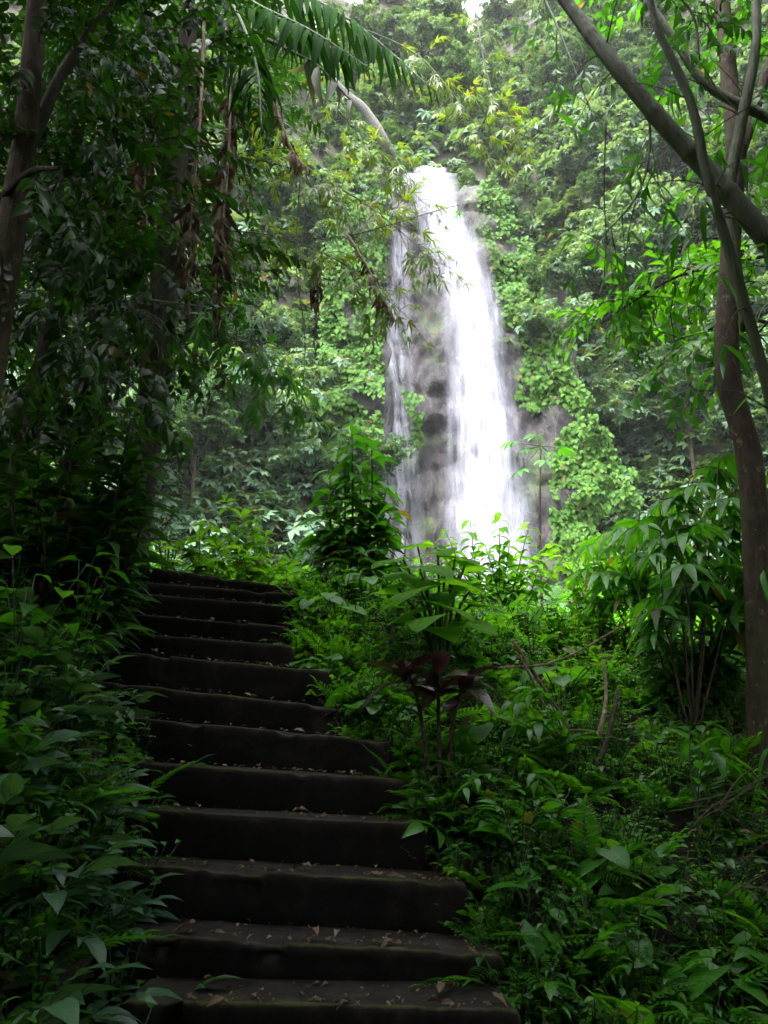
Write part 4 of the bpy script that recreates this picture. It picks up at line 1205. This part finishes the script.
# leafy branches reaching in from the right
def leafy_branch(name, label, pts, sprays, n, sc=(.6, 1.0), spread=.25, r0=.02, cat='branch', bark='stem_brown'):
    root = thing(name, label, cat)
    path = smooth_path(pts, 10)
    build('stem', tube(pts, [r0, r0 * .3], seg=6, n=8, mat=bark), root)
    i = rn.integers(int(len(path) * .2), len(path), size=n)
    T = norm(np.gradient(path, axis=0))[i]
    D = T * .6 + rn.normal(0, .6, (n, 3)) + [0, 0, -.2]
    out = []
    pick = rn.integers(len(sprays), size=n)
    for k, g in enumerate(sprays):
        m = pick == k
        if m.any(): out.append(inst(g, frames(D[m], np.array([0, 0, 1.0])), path[i[m]] + rn.normal(0, spread * .3, (m.sum(), 3)), rn.uniform(*sc, m.sum())))
    build('leaves', join(out), root)
    return root
sp_br = [spray(9, .55, blade(5, .42, .42, droop=.3, mat='leaf_bright'), .17, r=rn) for _ in range(3)]
leafy_branch('leafy_branch', 'backlit bright green branch reaching left from the dark trunk', [at(800, 250, 5.8), at(735, 262, 5.8), at(670, 280, 5.8), at(590, 330, 5.8)], sp_br, 60, (.7, 1.1))
leafy_branch('leafy_branch', 'green branch hanging below the backlit one beside the trunk', [at(800, 330, 5.6), at(745, 320, 5.6), at(700, 335, 5.6), at(655, 370, 5.6)], sp_br + sp_mid, 22, (.75, 1.1))
leafy_branch('leafy_branch', 'leafy branch entering at the right edge above the leaning culms', [at(840, 60, 5.8), at(780, 90, 5.8), at(720, 150, 5.8), at(680, 230, 5.8)], sp_mid, 14, (.6, .9))
leafy_branch('leafy_branch', 'dark leaves hanging from the top edge near the leaning culm', [at(600, -90, 4.6), at(640, -40, 4.6), at(690, 10, 4.6), at(700, 60, 4.6)], sp_dark + sp_mid, 12, (.6, .9))

# ================================================================== PLANTS ONE CAN POINT AT
rq = np.random.default_rng(77)
def plant(name, label, cat, base, pair, rz=0, scale=1, group=None, foliage='foliage'):
    r = thing(name, label, cat, tuple(base), rz, group, scale)
    if len(pair[0].V): build('stem', pair[0], r)
    build(foliage, pair[1], r)
    return r
def base_at(px, py, Y, dz=0.0):
    p = at(px, py, Y); return np.array([p[0], p[1], float(ground_z(p[0], p[1])) + dz])

# big heart leaves, bright, beyond the stair end
hl = heart('leaf_lit', droop=.28)
root = thing('broad_leaf_plant', 'plant with very large bright green heart-shaped leaves in the middle of the bank', 'plant', (0, 0, 0))
bb = base_at(440, 640, 5.6)
for (px, py, Y, s, dx, dz) in ((392, 562, 6.2, .42, -.7, -.3), (428, 570, 6.0, .46, .5, -.3), (468, 588, 6.1, .44, .9, -.3), (412, 596, 5.8, .42, -.5, -.5), (452, 612, 5.8, .42, .6, -.45), (488, 606, 6.3, .40, 1, -.2), (384, 590, 6.4, .40, -.9, -.2), (440, 552, 6.5, .40, .1, -.1), (424, 625, 5.6, .34, -.3, -.5), (402, 575, 6.5, .42, -.3, -.3), (450, 580, 6.4, .44, .3, -.35), (476, 566, 6.6, .38, .7, -.1), (436, 600, 6.2, .42, .1, -.5), (400, 620, 6.0, .36, -.8, -.4), (478, 628, 5.9, .34, .7, -.4), (412, 545, 6.8, .36, -.4, 0), (395, 605, 6.1, .38, -.6, -.5), (462, 560, 6.5, .4, .4, -.2), (420, 585, 6.1, .42, -.1, -.5), (490, 585, 6.5, .38, 1, -.1), (445, 635, 5.8, .34, .2, -.5)):
    Y -= .6
    p = at(px, py, Y)
    p = p - np.array([dx, -.5, dz]) * .12
    build('petiole', tube([bb, (bb + p) / 2 + [0, 0, .15], p], [.014, .008], seg=6, n=5, mat='stem_green'), root)
    build('leaf', place_leaves(hl, p[None], np.array([[dx, -.75, dz * .35]]), s * .82, jitter=.15, r=rq), root)

# dark purple-leaved plant by the stair edge
lp = blade(6, .30, .45, fold=.25, droop=.3, wave=.02, mat='leaf_purple')
for lab, px, py, Y, top, sc in (('tall plant with drooping purple-black leaves on bare dark stems beside the stairs', 440, 800, 4.4, (436, 668), 1.0),):
    b0 = base_at(px, py, Y); 
    st, lv = [], []
    for q in range(3):
        e = at(top[0] + (q - 1) * 26 + rq.uniform(-6, 6), top[1] + rq.uniform(-8, 18), Y)
        st.append(tube([b0 + [(q - 1) * .04, 0, -.1], (b0 + e) / 2 + [0, 0, .05], e], [.014, .009], seg=6, n=5, mat='stem_brown'))
        n = 13
        a = np.arange(n) * 2.4
        D = np.stack([np.cos(a), np.sin(a), rq.uniform(-.3, .8, n)], -1)
        lv.append(place_leaves(lp, e[None] + np.stack([0 * a, 0 * a, -rq.uniform(0, .14, n) * sc], -1), D, sc * rq.uniform(.19, .34, n), jitter=.2, r=rq))
    root = thing('purple_plant', lab, 'plant'); build('stem', join(st), root); build('foliage', join(lv), root)

# dark leafy shrub at the head of the stairs
def tall_shrub(name, label, base, tips, leaf, nl, size, r0=.016, stem='stem_brown', droop=-.2, cat='shrub', from_=.3):
    st, P, D, sz = [], [], [], []
    for e in tips:
        mid = (base + e) / 2 + rq.normal(0, .06, 3)
        path = smooth_path([base, mid, e], 8)
        st.append(tube([base, mid, e], [r0, r0 * .35], seg=6, n=5, mat=stem))
        for q in range(nl):
            u = from_ + (1 - from_) * (q + 1) / nl
            a = q * 2.4 + rq.uniform(-.3, .3)
            P.append(path[int(u * (len(path) - 1))]); D.append((math.cos(a), math.sin(a), droop + rq.uniform(-.3, .4))); sz.append(size * rq.uniform(.65, 1.15))
    root = thing(name, label, cat)
    build('stem', join(st), root); build('foliage', place_leaves(leaf, np.array(P), np.array(D), np.array(sz), jitter=.2, r=rq), root)
    return root
b0 = base_at(352, 600, 7.2)
tall_shrub('shrub', 'tall leafy shrub standing just right of the top step', b0, [at(x, y, 7.2 + rq.uniform(-.25, .25)) for x, y in ((330, 470), (352, 425), (372, 440), (388, 480), (340, 520), (400, 530), (320, 540), (365, 560), (385, 515), (345, 455), (360, 480), (325, 505), (375, 500), (350, 540), (395, 505), (310, 525), (335, 560), (405, 560))], blade(5, .38, .4, droop=.3, mat='leaf_mid'), 26, .28)
tall_shrub('shrub', 'dark low shrub under the tall one at the top step', base_at(345, 610, 6.9), [at(x, y, 6.9 + rq.uniform(-.2, .2)) for x, y in ((318, 560), (340, 545), (362, 552), (380, 570), (330, 585))], L_LANCE('leaf_dark', droop=.3), 15, .26, droop=.1)
# spiky dark shrub above the left bank
tall_shrub('shrub', 'black-green spiky shrub on the left bank in front of the palm trunk', base_at(95, 590, 5.3), [at(x, y, 5.3 + rq.uniform(-.3, .3)) for x, y in ((75, 430), (105, 395), (130, 420), (150, 450), (95, 470), (130, 490), (150, 480), (55, 460), (140, 530), (105, 530), (120, 455), (145, 400))], L_LANCE('leaf_dark', droop=.35), 44, .34, droop=.1, from_=.15)
tall_shrub('shrub', 'tall dark shrub filling the left bank under the left edge tree', base_at(40, 600, 5.0), [at(x, y, 5.0 + rq.uniform(-.3, .3)) for x, y in ((10, 420), (40, 400), (70, 430), (25, 470), (60, 490), (-15, 460), (90, 510), (15, 530))], blade(5, .36, .4, droop=.35, mat='leaf_shade'), 28, .24, droop=.1, from_=.15)
# bright plants at the stair head
for lab, px, py, Y, tips in (('bright yellow-green shrub lit by the gap behind the top step', 245, 585, 8.0, ((205, 520), (225, 495), (250, 510), (270, 530), (215, 550), (285, 560), (240, 545), (200, 550), (260, 555), (235, 525), (290, 575), (190, 570))), ('light green sapling at the left end of the top steps', 195, 590, 7.6, ((180, 540), (200, 530), (210, 560))), ('leafy bright shrub in front of the waterfall foot', 500, 610, 8.5, ((430, 540), (445, 530), (470, 520), (500, 512), (530, 522), (555, 540), (485, 545), (520, 555), (455, 550), (540, 555), (510, 540), (420, 560), (475, 565), (560, 565))), ('bright shrub below the creeper mat right of the waterfall foot', 590, 600, 8.0, ((560, 550), (590, 540), (620, 555), (575, 575), (610, 580)))):
    tall_shrub('shrub', lab, base_at(px, py, Y), [at(x, y, Y + rq.uniform(-.3, .3)) for x, y in tips], L_OV('leaf_lit'), 28, .19, stem='stem_green', r0=.010)

# lobed-leaf sapling against the waterfall
lobe = fan(7, blade(4, .34, .5, droop=.15, mat='leaf_mid'), R(230))
b0 = base_at(538, 560, 9.0)
st, lv = [tube([b0, at(540, 520, 9.0), at(541, 440, 9.0)], [.018, .010], seg=7, mat='stem_brown')], []
for (px, py, d) in ((512, 442, (-1, -.4, -.3)), (528, 449, (-.3, -1, -.4)), (548, 452, (.5, -.8, -.4)), (562, 448, (1, -.3, -.3)), (545, 460, (.2, -1, -.6)), (535, 436, (-.1, .6, .5)), (520, 470, (-.8, -.5, -.6))):
    e = at(px, py, 9.0 + rq.uniform(-.2, .2))
    st.append(tube([at(541, 446, 9.0), e], [.008, .006], seg=4, n=3, mat='stem_green'))
    lv.append(place_leaves(lobe, e[None], np.array([d]), .22, jitter=.1, r=rq))
root = thing('lobed_sapling', 'slim sapling with lobed leaves standing against the white waterfall', 'sapling'); build('stem', join(st), root); build('foliage', join(lv), root)

# palmate shrubs at the right
pal = fan(7, blade(5, .24, .45, droop=.3, mat='leaf_mid'), R(190))
pal_b = fan(7, blade(5, .24, .45, droop=.3, mat='leaf_bright'), R(190))
def palmate(label, px, py, Y, tops, leaf, size):
    b0 = base_at(px, py, Y); st, lv = [], []
    for (x, y) in tops:
        e = at(x, y, Y + rq.uniform(-.4, .4))
        m = (b0 * .45 + e * .55) + rq.normal(0, .05, 3)
        st.append(tube([b0, m, e], [.010, .005], seg=5, n=5, mat='stem_brown'))
        for q in range(8):
            a = q * 1.3 + rq.uniform(0, 1)
            d = np.array([math.cos(a), math.sin(a), .25])
            f = e - (e - b0) * .07 * q + d * .16
            st.append(tube([e - (e - b0) * .07 * q, f], [.005, .004], seg=4, n=2, mat='stem_brown'))
            lv.append(place_leaves(leaf, f[None], (d + [0, 0, -.5])[None], size * rq.uniform(.7, 1.1), jitter=.2, r=rq))
    root = thing('palmate_shrub', label, 'shrub'); build('stem', join(st), root); build('foliage', join(lv), root)
palmate('shrub with hand-shaped leaves just left of the dark trunk', 690, 720, 5.4, [(690, 470), (720, 455), (660, 500), (705, 510), (735, 490), (675, 530)], pal, .34)
palmate('paler hand-leaved shrub beside the creeper mat', 640, 660, 6.6, [(610, 530), (640, 510), (655, 545), (625, 560), (600, 560), (670, 560)], pal_b, .34)
palmate('low hand-leaved plant at the right edge beyond the trunk', 760, 700, 5.6, [(750, 500), (775, 470), (740, 545), (770, 550)], pal, .34)
tall_shrub('shrub', 'dark shrub filling the space between trunk and hand-leaved shrubs', base_at(690, 740, 5.9), [at(x, y, 5.9 + rq.uniform(-.3, .3)) for x, y in ((640, 600), (670, 580), (700, 570), (730, 590), (655, 640), (690, 630), (720, 640), (740, 660), (670, 680))], L_LANCE('leaf_dark', droop=.3), 24, .28)

# arching cane plants, lower right
for lab, px, py, Y, sc, rz in (('arching cane plant with two ranks of leaves under the dark trunk', 690, 780, 4.4, .75, .4), ('arching cane plant in the middle of the right bank', 575, 760, 4.6, .7, 2.5), ('arching cane plant leaning towards the steps', 520, 860, 3.9, .55, 4.0)):
    plant('cane_plant', lab, 'plant', base_at(px, py, Y), arch_plant(rq, blade(5, .34, .35, mat='leaf_mid', droop=.3)), rz, sc)
# broad-leaved single plants
for lab, px, py, Y, sc, mat in (('plant with several broad green leaves low on the right bank', 600, 840, 3.9, .5, 'leaf_mid'), ('broad-leaved plant beside the purple-leaved stems', 480, 800, 4.6, .75, 'leaf_mid'), ('broad-leaved plant at the right edge of the bank', 720, 930, 3.4, .34, 'leaf_mid'), ('small broad-leaved plant by the lowest steps', 530, 990, 3.3, .34, 'leaf_mid'), ('bright broad-leaved plant by the edge of the upper steps', 330, 640, 6.0, .6, 'leaf_bright'), ('broad-leaved plant half way up the right bank', 560, 690, 5.4, .8, 'leaf_bright')):
    plant('broad_leaf_plant', lab, 'plant', base_at(px, py, Y), heart_plant(rq, heart(mat), 8, .5, .27), rq.uniform(0, 6), sc)
# large divided leaves on the left bank, close to the camera
for lab, px, py, Y, sc in (('blue-green plant with large divided leaves at the lower left corner', 40, 1000, 2.5, .95), ('blue-green divided-leaf plant beside the lowest steps on the left', 120, 960, 2.9, .75), ('blue-green divided-leaf plant on the left bank beside the middle steps', 40, 850, 3.2, .9), ('blue-green divided-leaf plant overhanging the steps from the left', 100, 860, 3.5, .7), ('divided-leaf plant by the left edge above the others', 0, 740, 3.4, .9), ('dark divided-leaf plant beside the left end of the lowest step', 95, 1000, 3.0, .8), ('divided-leaf plant between the corner plant and the middle steps', 20, 920, 2.8, .85), ('divided-leaf plant touching the left end of the second lowest step', 120, 920, 3.2, .7), ('largest divided-leaf plant close to the lower left corner', 5, 1040, 2.35, .8), ('divided-leaf plant beside the fourth lowest step', 80, 800, 3.7, .7), ('divided-leaf plant high on the left bank', 60, 700, 4.2, .9)):
    plant('divided_leaf_plant', lab, 'plant', base_at(px, py, Y), (EMPTY, join([rosette(rq, 9, pin_comp, .55, (.3, 1.3)), rosette(rq, 5, pin_comp, .4, (.0, .5))])), rq.uniform(0, 6), sc)
for lab, px, py, Y, sc in (('big-leaved shrub at the left edge above the divided leaves', 20, 640, 3.9, 1.0), ('big-leaved shrub on the left bank under the spiky one', 80, 600, 4.8, 1.0)):
    plant('broad_leaf_plant', lab, 'plant', base_at(px, py, Y), stemmed(rq, 34, .8, L_OV('leaf_mid', droop=.35), .26, 7), 0, sc)

# ferns, one mesh shared
f0 = plant('fern', 'feathery fern drooping over the left edge of the upper steps', 'fern', base_at(115, 660, 4.9, -.02), (EMPTY, rosette(rq, 11, pin_fern, .6, (.3, 1.1))), 1.0, .9)
for lab, px, py, Y, sc in (('feathery fern by the left edge of the middle steps', 112, 780, 3.9, .75), ('fern growing at the right end of the second lowest step', 490, 940, 3.5, .6), ('fern beside the right end of the middle steps', 440, 800, 4.3, .6), ('fern among the dead stalks on the right bank', 540, 720, 5.0, .8), ('bright fern close to the top step on the right', 312, 620, 6.5, .7), ('fern low down at the right edge', 690, 1000, 3.1, .7), ('fern between the lowest steps and the low purple plant', 560, 930, 3.6, .65)):
    dup(f0, tuple(base_at(px, py, Y, -.02)), rq.uniform(0, 6), sc, lab)

# dead stalks and fallen twigs
def sticks(name, label, pts, rad, mat='stalk_tan', cat='dead stalk', group=None):
    o = build(name, tube(pts, [rad, rad * .5], seg=6, n=6, mat=mat, rough=.1)); tag(o, label, cat, group); return o
for lab, a, m, b, rad in (('longest tan dead stalk slanting down through the middle of the right bank', (512, 640), (545, 690), (600, 775), .014), ('tan dead stalk crossing the longest one near its top', (500, 668), (560, 660), (640, 615), .010), ('bent dead stalk lying low across the right bank', (530, 745), (580, 730), (640, 745), .010), ('short upright broken stalk on the right bank', (598, 740), (606, 700), (604, 660), .016), ('thin dead stalk leaning left above the cane plant', (520, 655), (550, 720), (565, 780), .008)):
    Y = 4.8
    P = [at(*q, Y + k * .12) for k, q in enumerate((a, m, b))]
    sticks('dead_stalk', lab, P, rad)
for k in range(16):
    x, y = rq.uniform(640, 790), rq.uniform(790, 900)
    Y = rq.uniform(3.4, 3.9)
    l = rq.uniform(50, 110); a = rq.uniform(-.9, .9)
    P = [at(x, y, Y), at(x + l * .5 * math.cos(a), y + l * .5 * math.sin(a) - rq.uniform(-6, 16), Y + .1), at(x + l * math.cos(a), y + l * math.sin(a), Y + .2)]
    sticks('dry_twig', 'thin dry brown twig in the tangle at the foot of the dark trunk', P, .004, 'stem_brown', 'twig', 'dry twigs tangled at the foot of the dark trunk')
sticks('fallen_branch', 'dark fallen branch leaning in the undergrowth right of the dead stalks', [at(596, 770, 4.6), at(610, 730, 4.7), at(618, 690, 4.8)], .02, 'bark_dark', 'branch')
# hanging vines, left
for k, (lab, pts) in enumerate((('thin pale vine hanging in front of the rough trunk', [(196, 110), (197, 180), (195, 250), (200, 330)]), ('thin vine hanging beside the dead frond column', [(246, 60), (250, 150), (254, 260), (250, 350)]), ('thin vine dangling across the gap left of the fall', [(300, 180), (296, 260), (305, 340), (300, 420)]), ('thin vine hanging from the leaning culm before the pale tree', [(606, 120), (604, 190), (606, 240), (603, 290)]))):
    sticks('vine', lab, [at(x, y, 6.2 if k < 3 else 4.4) for x, y in pts], .006, 'stem_brown', 'vine')

# ------------------------------------------------------------------ dead leaves on the steps
flat_dead = blade(5, .42, .45, fold=.5, droop=.2, wave=.05, mat='leaf_dead')
P, D, sz, up_ = [], [], [], []
for i, (pl, pr) in enumerate(TREAD):
    n = 80 if i < 5 else 40
    u = np.concatenate([rq.uniform(.15, .98, n)])
    dep = np.where(rq.random(n) < .55, rq.uniform(.008, .05, n), rq.uniform(.05, .28, n))
    for q in range(n):
        p = pl * (1 - u[q]) + pr * u[q]
        P.append(p + [0, dep[q], .012 + rq.uniform(0, .006)]); a = rq.uniform(0, 6.28)
        D.append((math.cos(a), math.sin(a), rq.normal(0, .12))); sz.append(rq.uniform(.008, .042) * (1 if rq.random() < .85 else 1.7))
tag(build('leaf_litter', place_leaves(flat_dead, np.array(P), np.array(D), np.array(sz), jitter=.35, r=rq)), 'brown leaf litter scattered over the stone treads', 'leaf litter', kind='stuff')
big = build('dead_leaf', place_leaves(blade(6, .40, .45, fold=.6, droop=.35, wave=.06, mat='leaf_dead'), np.zeros((1, 3)), np.array([[0, 1, .1]]), .11, jitter=.1, r=rq))
spots = [(0, .93, .10, 'curled tan dead leaf at the right end of the lowest step'), (0, .80, .12, 'long brown dead leaf lying near the right end of the lowest step'), (1, .22, .08, 'dead leaf lying at the left end of the step above the lowest one'), (1, .50, .10, 'brown dead leaf mid-way along the step above the lowest one'), (1, .72, .06, 'pale dead leaf right of centre on the step above the lowest one'), (2, .55, .08, 'dead leaf standing on edge on the third step from the bottom'), (3, .62, .08, 'dead leaf lying on the fourth step from the bottom'), (7, .28, .06, 'pale leaf lying at the left of an upper step')]
for k, (i, u, d, lab) in enumerate(spots):
    pl, pr = TREAD[i]
    o = big if k == 0 else big.copy()
    if k: C.objects.link(o)
    p = pl * (1 - u) + pr * u
    o.location = p + np.array([0, d, .022]); o.rotation_euler = (rq.normal(0, .2), rq.normal(0, .2), rq.uniform(0, 6.28)); o.scale = (rq.uniform(.7, 1.2),) * 3
    tag(o, lab, 'dead leaf', 'dead leaves on the steps')
